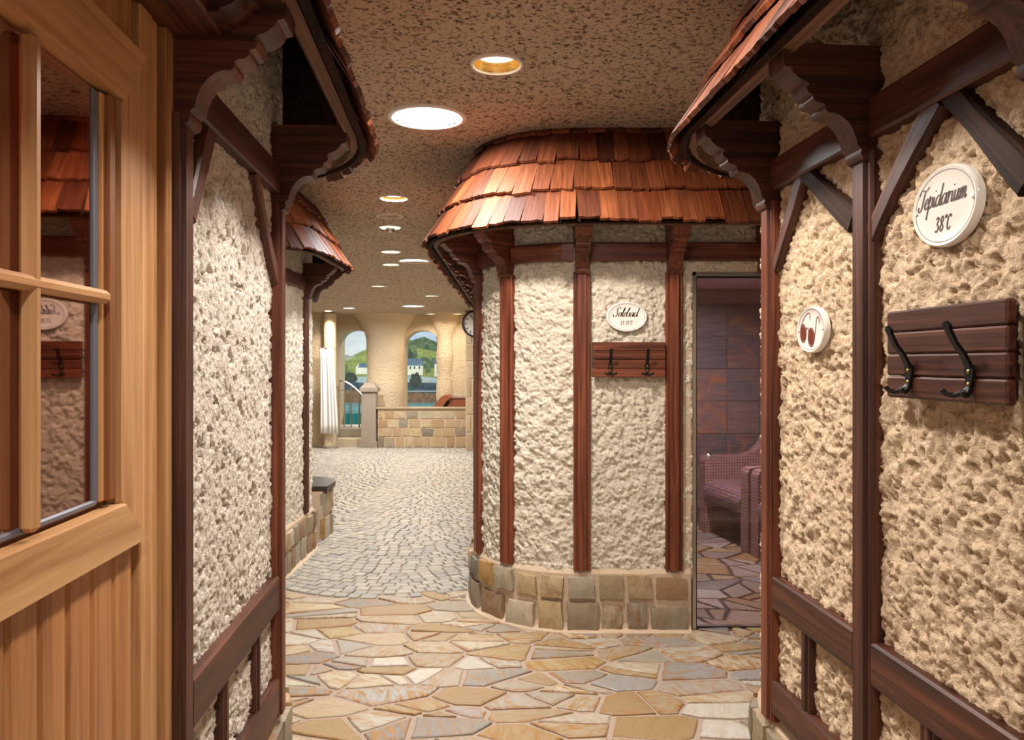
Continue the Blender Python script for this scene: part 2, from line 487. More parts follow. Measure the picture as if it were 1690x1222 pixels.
def emit(name, col, strength):
    N = NT(name); e = N.n('ShaderNodeEmission', None, {'Color': (*col, 1), 'Strength': strength})
    N.t.links.new(e.outputs[0], N.out.inputs[0]); return N.m
M_lamp_cool = emit('lamp_glow_cool', (1, .98, .96), 9.0)
M_lamp_warm = emit('lamp_glow_warm', (1, .86, .55), 7.0)
M_lamp_room = emit('lamp_glow_pink', (1, .75, .68), 3.0)

def glass(name, tint, refl=.12, rough=.0, rcol=(1, 1, 1, 1)):
    N = NT(name)
    tr = N.n('ShaderNodeBsdfTransparent', None, {'Color': (*tint, 1)})
    gl = N.n('ShaderNodeBsdfGlossy', None, {'Color': rcol, 'Roughness': rough})
    lw = N.n('ShaderNodeLayerWeight', None, {'Blend': .35})
    f = N.math('ADD', N.math('MULTIPLY', lw.outputs['Fresnel'], .6), refl)
    mx = N.n('ShaderNodeMixShader', None, {0: f, 1: tr.outputs[0], 2: gl.outputs[0]})
    N.t.links.new(mx.outputs[0], N.out.inputs[0]); return N.m
M_glass_mauve = glass('mauve_glass', (.80, .74, .79), .04)
M_glass_door = glass('door_glass', (.62, .40, .36), .30, .02, (1, .72, .62, 1))

def mosaic(name, a, b, cdot=None):
    N = NT(name); tc = N.n('ShaderNodeTexCoord')
    sx = N.n('ShaderNodeSeparateXYZ', None, {0: tc.outputs['Object']}); sn = N.n('ShaderNodeSeparateXYZ', None, {0: tc.outputs['Normal']})
    tot = None
    for i in range(3):
        fr = N.math('FRACT', N.math('ADD', N.math('MULTIPLY', sx.outputs[i], 1 / .026), 100.3))
        ln = N.math('LESS_THAN', fr, .19)
        ok = N.math('LESS_THAN', N.math('ABSOLUTE', sn.outputs[i]), .75)
        v = N.math('MULTIPLY', ln, ok); tot = v if tot is None else N.math('MAXIMUM', tot, v)
    fl = N.n('ShaderNodeVectorMath', {'operation': 'FLOOR'}, {0: N.n('ShaderNodeVectorMath', {'operation': 'SCALE'}, {0: tc.outputs['Object'], 'Scale': 1 / .026}).outputs[0]})
    wn = N.n('ShaderNodeTexWhiteNoise', None, {0: fl.outputs[0]})
    c = N.ramp(wn.outputs[0], [(0, a), (.6, b), (1, cdot or a)])
    c = N.mix(tot, c, lin((88, 58, 54)))
    N.set(Base_Color=c, Roughness=.35, Normal=N.bump(N.math('SUBTRACT', 1.0, tot), .5, .002)); return N.m
M_mosaic = mosaic('mosaic_rose', (172, 134, 128), (154, 116, 112))
M_mosaic_seat = mosaic('mosaic_mixed', (146, 104, 98), (110, 112, 134), (190, 126, 92))

def water_mat():
    N = NT('pool_water'); v = N.coord('Object'); n = N.noise(v, 5.0, 3, .6, .8)
    N.set(Base_Color=N.ramp(n, [(.3, (20, 110, 122)), (.7, (70, 176, 184))]), Roughness=.08, Normal=N.bump(n, .35, .05)); return N.m
M_water = water_mat()
M_pooltile = plain('turquoise_tile', (44, 140, 146), .2)
def cloth():
    N = NT('white_curtain'); N.set(Base_Color=lin((226, 222, 216)), Roughness=.85); return N.m
M_cloth = cloth()
M_leather = plain('brown_vinyl', (146, 82, 52), .4)
# ------------------------------------------------------------------ plan of the place
K = -0.0731                                   # both corridor walls run towards the same vanishing point
def XR(Y): return 1.060 + K * Y
def XL(Y): return -0.608 + K * Y
pathR = Path([(XR(-1.6), -1.6), (XR(3.10), 3.10), (2.9, 3.16)], [0.46])
pathL = Path([(-3.4, 3.20), (XL(3.12), 3.12), (XL(-1.6), -1.6)], [0.46])
pathC = Path([(3.4, 4.50), (-0.238, 4.50), (-0.238, 12.3)], [0.655])
pathF = Path([(-4.6, 6.75), (-1.64, 6.75), (-1.64, 5.36), (-4.6, 5.36)], [0.35, 0.28])
sR = lambda Y: pathR.near(XR(Y), Y)
sL = lambda Y: pathL.near(XL(Y), Y)
CEIL = lambda Y: 2.88 if Y < 5.0 else max(2.45, 2.88 - (Y - 5.0) * .054)
EAVE = 2.285

# ------------------------------------------------------------------ ceiling
LAMPS = []          # x, y, z, radius, kind
def lamp_at(px, py, wpx, kind, Y=None):
    if Y is None:
        lo, hi = 1.5, 20.0
        for _ in range(60):
            m = (lo + hi) / 2
            if (CEIL(m) - EYE) * FPX / m > 600 - py: lo = m
            else: hi = m
        Y = (lo + hi) / 2
    LAMPS.append(((px - 845) / FPX * Y, Y, CEIL(Y), wpx / FPX * Y / 2, kind))
lamp_at(705, 193, 112, 'cool'); lamp_at(820, 105, 76, 'warm'); lamp_at(650, 326, 42, 'bright'); lamp_at(643, 356, 38, 'ring')
lamp_at(644, 374, 32, 'bulb'); lamp_at(645, 415, 30, 'small'); lamp_at(683, 430, 46, 'flat'); lamp_at(645, 436, 26, 'small')
lamp_at(626, 472, 24, 'small'); lamp_at(712, 488, 20, 'small'); lamp_at(682, 505, 34, 'flat'); lamp_at(576, 508, 18, 'flat')
LAMPS.append((0.02, 2.1, 2.88, .105, 'back')); LAMPS.append((0.15, -0.2, 2.88, .105, 'back'))  # unseen spotlights added above and behind the camera as fill light
LAMPS.append((-1.50, 14.55, 2.45, .08, 'small')); LAMPS.append((-1.00, 14.55, 2.45, .08, 'small'))
gx = span(-7.5, 6.5, -2.2, 1.6, .03, .25); gy = span(-3.0, 15.4, 2.4, 8.0, .03, .25)
GX, GY = np.meshgrid(gx, gy, indexing='ij')
GZ = np.where(GY < 5, 2.88, np.maximum(2.45, 2.88 - (GY - 5) * .054)) + (fbm(GX / .6, GY / .6, 5, 3) - .5) * .03
for (lx, ly, lz, lr, kd) in LAMPS:
    d = np.hypot(GX - lx, GY - ly); GZ = np.where(d < lr + .1, GZ + (lz - GZ) * np.clip((lr + .1 - d) / .06, 0, 1), GZ)
cx = (GX[:-1, :-1] + GX[1:, 1:]) / 2; cy = (GY[:-1, :-1] + GY[1:, 1:]) / 2
keep = np.ones(cx.shape, bool)
for (lx, ly, lz, lr, kd) in LAMPS:
    if ly < 8 and ly > 2.4: keep &= np.hypot(cx - lx, cy - ly) > lr + .005
ceil = link_obj('ceiling', grid_mesh('ceiling', np.stack([GX, GY, GZ], -1), M_ceiling, keep), None, Matrix.Identity(4))
tag(ceil, 'rough sprayed beige ceiling with dark specks', kind='structure')

# ------------------------------------------------------------------ floor: crazy paving and setts
floor = MB().box((-7.5, -3.0, -.10), (6.5, 22.0, 0.0)).build('floor', M_mortar_floor)
tag(floor, 'stone paved floor with flagstones and small setts', kind='structure')
def clip(poly, n, d):
    out = []
    for i in range(len(poly)):
        a, b = poly[i], poly[(i + 1) % len(poly)]
        da = a[0] * n[0] + a[1] * n[1] - d; db = b[0] * n[0] + b[1] * n[1] - d
        if da <= 0: out.append(a)
        if (da < 0 < db) or (db < 0 < da):
            t = da / (da - db); out.append((a[0] + (b[0] - a[0]) * t, a[1] + (b[1] - a[1]) * t))
    return out
def area(p): return .5 * sum(p[i][0] * p[(i + 1) % len(p)][1] - p[(i + 1) % len(p)][0] * p[i][1] for i in range(len(p)))
def cent(p): return (sum(q[0] for q in p) / len(p), sum(q[1] for q in p) / len(p))
def crazy(x0, x1, y0, y1, n, rs, ax=.55):
    """angular paving stones: stretched cells, some split by a crack"""
    seeds = []
    tries = 0
    dmin = .55 * math.sqrt((x1 - x0) * (y1 - y0) / n)
    while len(seeds) < n and tries < n * 60:
        tries += 1
        p = (rs.uniform(x0, x1), rs.uniform(y0, y1)); dm = dmin * rs.uniform(.5, 1.35)
        if all(math.hypot((p[0] - q[0]) * ax, (p[1] - q[1])) > dm * .9 for q in seeds): seeds.append(p)
    cells = []
    for i, a in enumerate(seeds):
        poly = [(x0, y0), (x1, y0), (x1, y1), (x0, y1)]
        for j, b in enumerate(seeds):
            if i == j or abs(a[0] - b[0]) > 1.4 or abs(a[1] - b[1]) > 1.0: continue
            # anisotropic bisector
            nx, ny = (b[0] - a[0]) * ax * ax, (b[1] - a[1])
            d = (ax * ax * (b[0] ** 2 - a[0] ** 2) + b[1] ** 2 - a[1] ** 2) / 2
            poly = clip(poly, (nx, ny), d)
            if len(poly) < 3: break
        if len(poly) < 3: continue
        if rs.random() < .5 and abs(area(poly)) > .018:
            c = cent(poly); an = rs.uniform(0, PI); nn = (math.cos(an), math.sin(an)); d = c[0] * nn[0] + c[1] * nn[1] + rs.uniform(-.03, .03)
            for sg in (1, -1):
                q = clip(poly, (nn[0] * sg, nn[1] * sg), d * sg)
                if len(q) >= 3: cells.append(q)
        else: cells.append(poly)
    return cells
def inset(poly, g):
    if area(poly) < 0: poly = poly[::-1]
    out = poly
    for i in range(len(poly)):
        a, b = poly[i], poly[(i + 1) % len(poly)]
        L = math.hypot(b[0] - a[0], b[1] - a[1])
        if L < 1e-6: continue
        n = ((b[1] - a[1]) / L, -(b[0] - a[0]) / L)
        out = clip(out, n, a[0] * n[0] + a[1] * n[1] - g)
        if len(out) < 3: return None
    return out
def stone_outline(poly, rs):
    """split the edges and nudge the points so the outline is chipped, not ruled"""
    out = []
    for i in range(len(poly)):
        a, b = poly[i], poly[(i + 1) % len(poly)]
        L = math.hypot(b[0] - a[0], b[1] - a[1])
        if L < .012: continue
        k = 3 if L > .16 else (2 if L > .07 else 1)
        for j in range(k):
            t = j / k; q = (a[0] + (b[0] - a[0]) * t, a[1] + (b[1] - a[1]) * t)
            m = .004 if j else .002
            out.append((q[0] + rs.uniform(-m, m), q[1] + rs.uniform(-m, m)))
    return out
def slab(mb, poly, z, rs, tilt=.004):
    c = cent(poly); n = len(poly); tx, ty = rs.uniform(-tilt, tilt), rs.uniform(-tilt, tilt)
    vs = []; sh = .007
    for (k, zz) in ((0, -.012), (0, z - .004), (1, z), (4.5, z + .0006)):
        for p in poly:
            d = math.hypot(p[0] - c[0], p[1] - c[1]) + 1e-6; f = max(.3 if k < 2 else .2, 1 - (sh / d) * k)
            q = (c[0] + (p[0] - c[0]) * f, c[1] + (p[1] - c[1]) * f)
            vs.append((q[0], q[1], zz + ((q[0] - c[0]) * tx + (q[1] - c[1]) * ty) * (zz > 0) * 4))
    fs = [tuple(range(3 * n, 4 * n))]
    for r in range(3):
        for i in range(n):
            j = (i + 1) % n; fs.append((r * n + i, r * n + j, (r + 1) * n + j, (r + 1) * n + i))
    mb.add(vs, fs)
    mb.rim = getattr(mb, 'rim', []) + [1.0] * (3 * n) + [0.0] * n
def mark_rim(o, mb):
    """rust-stained margin of a stone, as an attribute of its mesh"""
    at = o.data.attributes.new('rim', 'FLOAT', 'POINT'); at.data.foreach_set('value', mb.rim)
    return o
def ysett(x):
    u = ((x + .9 + .75) % 1.5 - .75) / .75
    return 5.10 + .30 * u * u
rs = random.Random(5)
kept = []; far_mb = MB(); cnt = 0
for c in crazy(-2.3, 2.0, 0.2, 6.1, 560, rs):
    p = inset(c, rs.uniform(.007, .015))
    if p is None or abs(area(p)) < .0012: continue
    q = cent(p)
    if q[1] > ysett(q[0]) + .02 and q[0] < 0.2: continue
    if q[1] > 4.62 and q[0] > .0: continue
    if q[0] > XR(min(q[1], 2.7)) + .25 and q[1] < 2.9: continue
    if q[0] < XL(min(q[1], 2.7)) - .25 and q[1] < 3.0: continue
    o = stone_outline(p, rs)
    if len(o) < 3: continue
    kept.append(p)
    vis = q[1] > 2.95 and -1.15 < q[0] < 1.7
    if vis and cnt < 300:
        m = MB(); slab(m, o, .006 + rs.uniform(0, .004), rs)
        mark_rim(m.build('flagstone', M_flag, floor, frame=T(q[0], q[1], 0)), m); cnt += 1
    else:
        slab(far_mb, o, .006 + rs.uniform(0, .004), rs)
if far_mb.v:
    o = mark_rim(far_mb.build('flagstones', M_flag_i, floor), far_mb); o['kind'] = 'stuff'
# setts laid in segmental arcs
def inside(poly, x, y):
    r = False; j = len(poly) - 1
    for i in range(len(poly)):
        a, b = poly[i], poly[j]
        if (a[1] > y) != (b[1] > y) and x < (b[0] - a[0]) * (y - a[1]) / (b[1] - a[1]) + a[0]: r = not r
        j = i
    return r
near_flags = [p for p in kept if max(q[1] for q in p) > 4.95]
sett_meshes = []
for k in range(8):
    m = MB(); r_ = random.Random(100 + k)
    pl = [(-.5 + r_.uniform(0, .05), -.5 + r_.uniform(0, .05)), (.5 - r_.uniform(0, .05), -.5 + r_.uniform(0, .05)), (.5 - r_.uniform(0, .05), .5 - r_.uniform(0, .05)), (-.5 + r_.uniform(0, .05), .5 - r_.uniform(0, .05))]
    vs = [(x, y, -.012) for x, y in pl] + [(x, y, .008) for x, y in pl] + [(x * .84, y * .84, .012 + r_.uniform(-.001, .001)) for x, y in pl]
    m.add(vs, [(8, 9, 10, 11)] + [(a + i, a + (i + 1) % 4, a + 4 + (i + 1) % 4, a + 4 + i) for a in (0, 4) for i in range(4)])
    sett_meshes.append((m.mesh('sett', M_sett), m))
setts = []
row = 0
while row < 112:
    x = -5.2 + rs.uniform(0, .08)
    while x < .1:
        wd = rs.uniform(.075, .115)
        xm = x + wd / 2; u = ((xm + .9 + .75) % 1.5 - .75) / .75
        sl = .30 * 2 * u / .75; cs = 1 / math.sqrt(1 + sl * sl)
        y = ysett(xm) + .045 + row * .085
        x += wd * cs + .001
        if y > 14.6: continue
        if xm < -1.75 and y < 7.0: continue
        if xm > -.12 and y > 5.0: continue
        if math.hypot(xm - .417, y - 5.155) < .66: continue
        if y < 6.2 and any(inside(p, xm, y) for p in near_flags): continue
        setts.append((xm, y, math.atan(sl), wd * .94, .085 * cs * .94))
    row += 1
setts.sort(key=lambda t: t[1])
rest = MB()
nvis = 0
for i, (x, y, a, wd, dp) in enumerate(setts):
    M = T(x, y, rs.uniform(-.002, .003)) @ Matrix.Rotation(a, 4, 'Z') @ Matrix.Diagonal((wd, dp, 1, 1))
    seen = 478 < 845 + FPX * x / y < 800
    if seen and nvis < 300:
        link_obj('sett', sett_meshes[i % 8][0], floor, M); nvis += 1
    else:
        m = sett_meshes[i % 8][1]; rest.add(m.v, m.f, M)
o = rest.build('setts', M_sett_i, floor); o['kind'] = 'stuff'

# ------------------------------------------------------------------ half-timbered walls: shared pieces
def bracket_meshes(mat):
    arm = MB(); t = .047
    prof = [(-.02, 2.215), (.185, 2.215), (.190, 2.226), (.200, 2.228), (.212, 2.234), (.226, 2.246), (.232, 2.258), (.246, 2.262), (.250, 2.272), (.250, 2.318), (-.02, 2.318)]
    arm.prism(prof, -t, t, 'yz')
    cor = MB(); t = .040
    prof = [(-.02, 2.035), (.030, 2.035), (.044, 2.040), (.050, 2.052), (.048, 2.064), (.058, 2.072), (.062, 2.090), (.070, 2.112), (.084, 2.132), (.102, 2.146),
            (.120, 2.152), (.134, 2.152), (.140, 2.160), (.140, 2.170), (.150, 2.176), (.164, 2.178), (.172, 2.186), (.172, 2.196), (.184, 2.200), (.190, 2.2155), (-.02, 2.2155)]
    cor.prism(prof, -t, t, 'yz')
    fr = frame_from((0, 0, 2.2), (0, 1, 0), (-1, 0, 0), (0, 0, 1))
    return arm.mesh('bracket', mat, True, fr), cor.mesh('corbel', mat, True, fr), fr
def put_bracket(path, s, parent, meshes):
    a, c, fr = meshes; M = path.frame(s) @ fr
    b = link_obj('bracket', a, parent, M); link_obj('corbel', c, b, M)
def post_mesh(z0, z1, mat, wd=.096, d=.036, name='post'):
    """moulded upright: rounded outer edges with two flutes"""
    h = wd / 2
    pr = [(-h, -.03), (-h, d * .55), (-h + .006, d * .8), (-h + .014, d * .8), (-h + .017, d * .62), (-h + .021, d * .62), (-h + .025, d), (h - .025, d), (h - .021, d * .62), (h - .017, d * .62), (h - .014, d * .8), (h - .006, d * .8), (h, d * .55), (h, -.03)]
    m = MB().prism(pr, z0, z1, 'xy')
    fr = frame_from((0, 0, (z0 + z1) / 2), (0, 0, 1), (1, 0, 0), (0, 1, 0))
    return m.mesh(name, mat, False, fr), fr
def put_post(path, s, parent, pm, name='post'):
    return link_obj(name, pm[0], parent, path.frame(s) @ pm[1])
def beam(path, s0, s1, z0, z1, parent, mat, d=.032, name='beam'):
    b = .006
    poly = [(-.03, z0), (d - b, z0), (d, z0 + b), (d, z1 - b), (d - b, z1), (-.03, z1)]
    m = sweep(path, s0, s1, poly, .06)
    a, c = path.frame(s0), path.frame(s1); x = c.translation - a.translation
    fr = xframe((a.translation + c.translation) / 2 + Vector((0, 0, (z0 + z1) / 2)), x)
    return m.build(name, mat, parent, frame=fr)
def brace(path, sa, za, sb, zb, parent, mat, wd=.062, d=.026, bend=0.0, name='brace'):
    """slanted timber between two points of the wall, slightly bowed"""
    m = MB(); n = 6
    A = Vector((sa, za)); B = Vector((sb, zb)); t = (B - A).normalized(); p = Vector((-t.y, t.x)); vs = []
    sm = (sa + sb) / 2; Fm = path.frame(sm)
    for i in range(n + 1):
        k = i / n; c = A + (B - A) * k + p * bend * math.sin(PI * k)
        ww = wd / 2 * (1 + .12 * math.sin(5 * k + sa))
        for (q, h) in ((-ww, -.03), (-ww, d - .006), (-ww + .006, d), (ww - .006, d), (ww, d - .006), (ww, -.03)):
            u = c + p * q
            vs.append(path.frame(u.x) @ Vector((0, h, u.y)))
    fs = [tuple(range(6)), tuple(n * 6 + j for j in range(6))]
    for i in range(n):
        for j in range(6): fs.append((i * 6 + j, i * 6 + (j + 1) % 6, i * 6 + 6 + (j + 1) % 6, i * 6 + 6 + j))
    m.add(vs, fs)
    d3 = path.frame(sb) @ Vector((0, 0, zb)) - path.frame(sa) @ Vector((0, 0, za))
    fr = xframe(Fm @ Vector((0, 0, (za + zb) / 2)), d3, up=Fm.to_3x3() @ Vector((0, 1, 0)))
    return m.build(name, mat, parent, frame=fr)
def base_block(w_, h, d, r_, n=4):
    """rough-faced stone: x along the wall, y out, z up"""
    m = MB(); j = .18
    cs = [(-w_ / 2 + r_.uniform(0, j) * w_ * .5, -h / 2 + r_.uniform(0, j) * h * .4), (w_ / 2 - r_.uniform(0, j) * w_ * .5, -h / 2 + r_.uniform(0, j) * h * .4),
          (w_ / 2 - r_.uniform(0, j) * w_ * .7, h / 2 - r_.uniform(0, j) * h * .6), (-w_ / 2 + r_.uniform(0, j) * w_ * .7, h / 2 - r_.uniform(0, j) * h * .6)]
    vs = []; fs = []
    for i in range(n + 1):
        for k in range(n + 1):
            u, v = i / n, k / n
            x = (cs[0][0] * (1 - u) + cs[1][0] * u) * (1 - v) + (cs[3][0] * (1 - u) + cs[2][0] * u) * v
            z = (cs[0][1] * (1 - u) + cs[1][1] * u) * (1 - v) + (cs[3][1] * (1 - u) + cs[2][1] * u) * v
            edge = i in (0, n) or k in (0, n)
            vs.append((x + r_.uniform(-.003, .003), d * (.84 if edge else 1.0) + r_.uniform(-.003, .003), z + r_.uniform(-.003, .003)))
    for i in range(n):
        for k in range(n): a = i * (n + 1) + k; fs.append((a, a + n + 1, a + n + 2, a + 1))
    ring = [i * (n + 1) for i in range(n)] + [n * (n + 1) + k for k in range(n)] + [i * (n + 1) + n for i in range(n, 0, -1)] + [k for k in range(n, 0, -1)]
    b = len(vs)
    for q in ring: x, y, z = vs[q]; vs.append((x, -.02, z))
    for i in range(len(ring)):
        k = (i + 1) % len(ring); fs.append((ring[i], ring[k], b + k, b + i))
    return m.add(vs, fs)
def stone_base(path, s0, s1, parent, seed, h=.345, dep=.034, mat=None, wr=(.11, .21)):
    r_ = random.Random(seed); mat = mat or M_base
    z1 = h * .54
    for (za, zb) in ((.004, z1), (z1, h)):
        s = s0
        while s < s1:
            w_ = min(r_.uniform(*wr), s1 - s + .02)
            zz = zb + (r_.uniform(-.02, .012) if za < .1 else r_.uniform(-.012, .004))
            if za > .1: za2 = za + r_.uniform(.0, .008)
            else: za2 = za
            x, y, a = path.at(s + w_ / 2)
            _, _, a0 = path.at(s); _, _, a1 = path.at(s + w_)
            k = 1 + dep * abs(a1 - a0) / w_
            m = base_block((w_ - .014) * k, (zz - za2) - .014, dep + r_.uniform(-.006, .006) + .006 * (abs(a1 - a0) > .1), r_)
            Mf = path.frame(s + w_ / 2, .006, (za2 + zz) / 2)
            link_obj('base_stone', m.mesh('base_stone', mat, True), parent, Mf)
            s += w_
def mortar_base(path, s0, s1, parent, h=.35, d=.018):
    poly = [(-.10, -.02), (d + .05, -.02), (d + .045, .008), (d + .012, .026), (d, .05), (d, h - .01), (d - .006, h), (0, h + .016), (-.10, h + .02)]
    return sweep(path, s0, s1, poly, .05).build('plinth_mortar', M_mortar, parent)

# ------------------------------------------------------------------ shingled eaves
shingle_meshes = []
for k in range(7):
    r_ = random.Random(300 + k); m = MB(); L = .30; n = 4
    vs = []
    for (x, zt) in ((0, .015), (L, .006)):
        for i in range(n + 1):
            yy = -.5 + i / n; xx = x + (r_.uniform(-.006, .006) if x == 0 else 0)
            vs += [(xx, yy, 0.0), (xx + (0.003 if x == 0 else 0), yy, zt + r_.uniform(-.0015, .0015))]
    q = 2 * (n + 1); fs = []
    for i in range(n):
        a = 2 * i
        fs += [(a + 1, a + 3, q + a + 3, q + a + 1), (a, q + a, q + a + 2, a + 2), (a, a + 2, a + 3, a + 1), (q + a, q + a + 1, q + a + 3, q + a + 2)]
    fs += [(0, 1, q + 1, q), (2 * n, q + 2 * n, q + 2 * n + 1, 2 * n + 1)]
    m.add(vs, fs); shingle_meshes.append(m.mesh('shingle', M_shingle))
def shingle_roof(path, s0, s1, label, e0, zr=EAVE, theta=math.radians(61), rows=(0.0, .215, .43, .645), seed=1, wr=(.062, .118), dense=None):
    r_ = random.Random(seed)
    mx, my, ma = path.at((s0 + s1) / 2)
    root = empty('shingle_eave', T(mx, my, zr), label, 'roof')
    ct, st = math.cos(theta), math.sin(theta)
    for ri, t in enumerate(rows):
        off = e0 - t * ct; zz = zr + t * st; s = s0 + r_.uniform(0, .05)
        while s < s1:
            w_ = r_.uniform(*wr)
            x0, y0, a0 = path.at(s); x1, y1, a1 = path.at(s + .02)
            o0 = np.array((x0 - math.sin(a0) * off, y0 + math.cos(a0) * off)); o1 = np.array((x1 - math.sin(a1) * off, y1 + math.cos(a1) * off))
            ds = w_
            for _ in range(5):
                x1, y1, a1 = path.at(s + ds); o1 = np.array((x1 - math.sin(a1) * off, y1 + math.cos(a1) * off))
                ds = min(w_ * 4, max(w_ * .2, ds * w_ / max(np.linalg.norm(o1 - o0), 1e-4)))
            M = path.frame(s + ds / 2)
            tt, nn = M.col[0].to_3d(), M.col[1].to_3d(); up = Vector((0, 0, 1))
            U = -nn * ct + up * st; Nn = nn * st + up * ct
            tilt = .072 + r_.uniform(-.012, .012)
            U2 = (U * math.cos(tilt) - Nn * math.sin(tilt)).normalized(); N2 = U2.cross(tt).normalized()
            yaw = r_.uniform(-.025, .025); t2 = (tt * math.cos(yaw) + U2 * math.sin(yaw)).normalized(); U2 = (t2.cross(N2)).normalized()
            U2 = -U2 if U2.dot(U) < 0 else U2
            pos = M.translation + nn * off + up * zz + Nn * (.030 + r_.uniform(0, .004)) + U * r_.uniform(-.016, .016)
            F_ = frame_from(pos, U2, t2, N2) @ Matrix.Diagonal((1, w_ - .003, 1, 1))
            link_obj('shingle', shingle_meshes[r_.randrange(7)], root, F_)
            s += ds
    # boarding under the shingles
    def P2(t, n): return (e0 - t * ct + n * st, zr + t * st + n * ct)
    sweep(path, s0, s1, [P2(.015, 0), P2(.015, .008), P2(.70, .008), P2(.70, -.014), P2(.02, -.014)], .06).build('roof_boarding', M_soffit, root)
    sweep(path, s0, s1, [P2(.035, -.016), P2(.125, -.016), P2(.125, -.046), P2(.035, -.046)], .08).build('eave_board', M_eave, root, frame=xframe((mx, my, zr), (math.cos(ma), math.sin(ma), 0)))
    return root

# ------------------------------------------------------------------ right wall
BM_dark = bracket_meshes(M_timber); BM_red = bracket_meshes(M_timber_red)
def wall_obj(name, patches, mat, label):
    o = link_obj(name, grid_mesh(name, patches, mat), None, Matrix.Identity(4))
    return tag(o, label, kind='structure')
PR = (2.61, 2.00, 1.38, .78)
s_end = pathR.near(1.9, 3.14)
wallR = wall_obj('wall_right', [wall_patch(pathR, 0, s_end, .30, 2.95, (sR(.85), pathR.near(1.0, 3.0)), (.40, 2.75), .005, lambda a, b, k: rough_lumps(a, b, k, .0155), 3)], M_stucco_warm,
                 'coarse warm beige stucco wall with dark timber frame')
post_full = post_mesh(.362, 2.06, M_timber_red)
post_full_d = post_mesh(.362, 2.06, M_timber)
for i, Y in enumerate(PR):
    s = sR(Y)
    put_post(pathR, s, wallR, post_full if i == 0 else post_full_d); put_bracket(pathR, s, wallR, BM_dark)
put_bracket(pathR, pathR.near(1.15, 3.02), wallR, BM_dark)
for a, b in ((2.61, 2.00), (2.00, 1.38), (1.38, .78)):
    s0, s1 = sR(b) + .046, sR(a) - .046
    beam(pathR, s0, s1, 2.09, 2.19, wallR, M_timber, .034)
    beam(pathR, s0, s1, .728, .838, wallR, M_timber, .028)
    beam(pathR, s0, s1, .39, .50, wallR, M_timber, .028)
beam(pathR, sR(2.61) + .046, s_end - .05, 2.09, 2.19, wallR, M_timber, .034)
stud = post_mesh(.48, .73, M_timber, .064, .024, 'stud')
for Y in (2.34, 1.735, 1.10): put_post(pathR, sR(Y), wallR, stud, 'stud')
brace(pathR, sR(2.56), 1.84, sR(2.36), 2.10, wallR, M_timber, .050)
brace(pathR, sR(2.35), 2.10, sR(2.06), 1.90, wallR, M_timber_black, .060)
brace(pathR, sR(1.97), 1.85, sR(1.70), 2.10, wallR, M_timber, .056, bend=-.01)
brace(pathR, sR(1.655), 2.10, sR(1.43), 1.86, wallR, M_timber_black, .060)
mortar_base(pathR, 0.2, s_end, wallR); stone_base(pathR, sR(1.7), s_end - .1, wallR, 41)
shingle_roof(pathR, sR(.75), s_end + .1, 'brown wooden shingle eave over the sign and coat hooks wall', .285, seed=21)

# ------------------------------------------------------------------ left wall
PL = (2.64, 1.70)
s_beg = pathL.near(-1.7, 3.17)
wallL = wall_obj('wall_left', [wall_patch(pathL, s_beg, sL(1.66), .30, 2.95, (pathL.near(-.95, 3.0), sL(1.66)), (.40, 2.75), .005, pitted, 8)], M_stucco_white,
                 'pale pitted stucco wall with dark timber frame')
for i, Y in enumerate(PL):
    put_post(pathL, sL(Y), wallL, post_full if i == 0 else post_full_d); put_bracket(pathL, sL(Y), wallL, BM_dark)
put_bracket(pathL, pathL.near(-1.05, 3.02), wallL, BM_dark)
s0, s1 = sL(2.64) + .046, sL(1.70) - .046
beam(pathL, s0, s1, 2.09, 2.185, wallL, M_timber, .034)
beam(pathL, s0, s1, .715, .83, wallL, M_timber, .030)
beam(pathL, s0, s1, .37, .49, wallL, M_timber, .030)
beam(pathL, s_beg, sL(2.64) - .046, 2.09, 2.19, wallL, M_timber, .034)
for Y in (2.365, 2.03): put_post(pathL, sL(Y), wallL, stud, 'stud')
brace(pathL, sL(1.755), 1.86, sL(1.90), 2.10, wallL, M_timber, .060)
brace(pathL, sL(2.33), 2.10, sL(2.62), 1.80, wallL, M_timber, .050, bend=.015)
mortar_base(pathL, s_beg, sL(1.66), wallL); stone_base(pathL, s_beg + .1, sL(1.72), wallL, 42)
shingle_roof(pathL, s_beg - .1, sL(.5), 'dark brown wooden shingle eave above the wooden door and white stucco', .300, seed=22)

# ------------------------------------------------------------------ centre building with the rounded corner
DX0, DX1, DZ = 1.030, 1.86, 2.055
sC = lambda x: pathC.near(x, 4.5)
sD0, sD1 = sC(DX1), sC(DX0)
s_fl = pathC.near(-.238, 5.3)
wallC = wall_obj('wall_center', [
    wall_patch(pathC, 0, sD0, .30, 2.74, (9, 9.1), (9, 9.1), .06, rough_lumps, 13),
    wall_patch(pathC, sD0, sD1, DZ, 2.74, (sC(1.5), sD1), (DZ, 2.4), .0065, rough_lumps, 13),
    wall_patch(pathC, sD1, pathC.len, .30, 2.74, (sD1, s_fl), (.30, 2.4), .0065, rough_lumps, 13)], M_stucco_mid,
    'cream stucco wall with rounded corner and red brown timber posts')
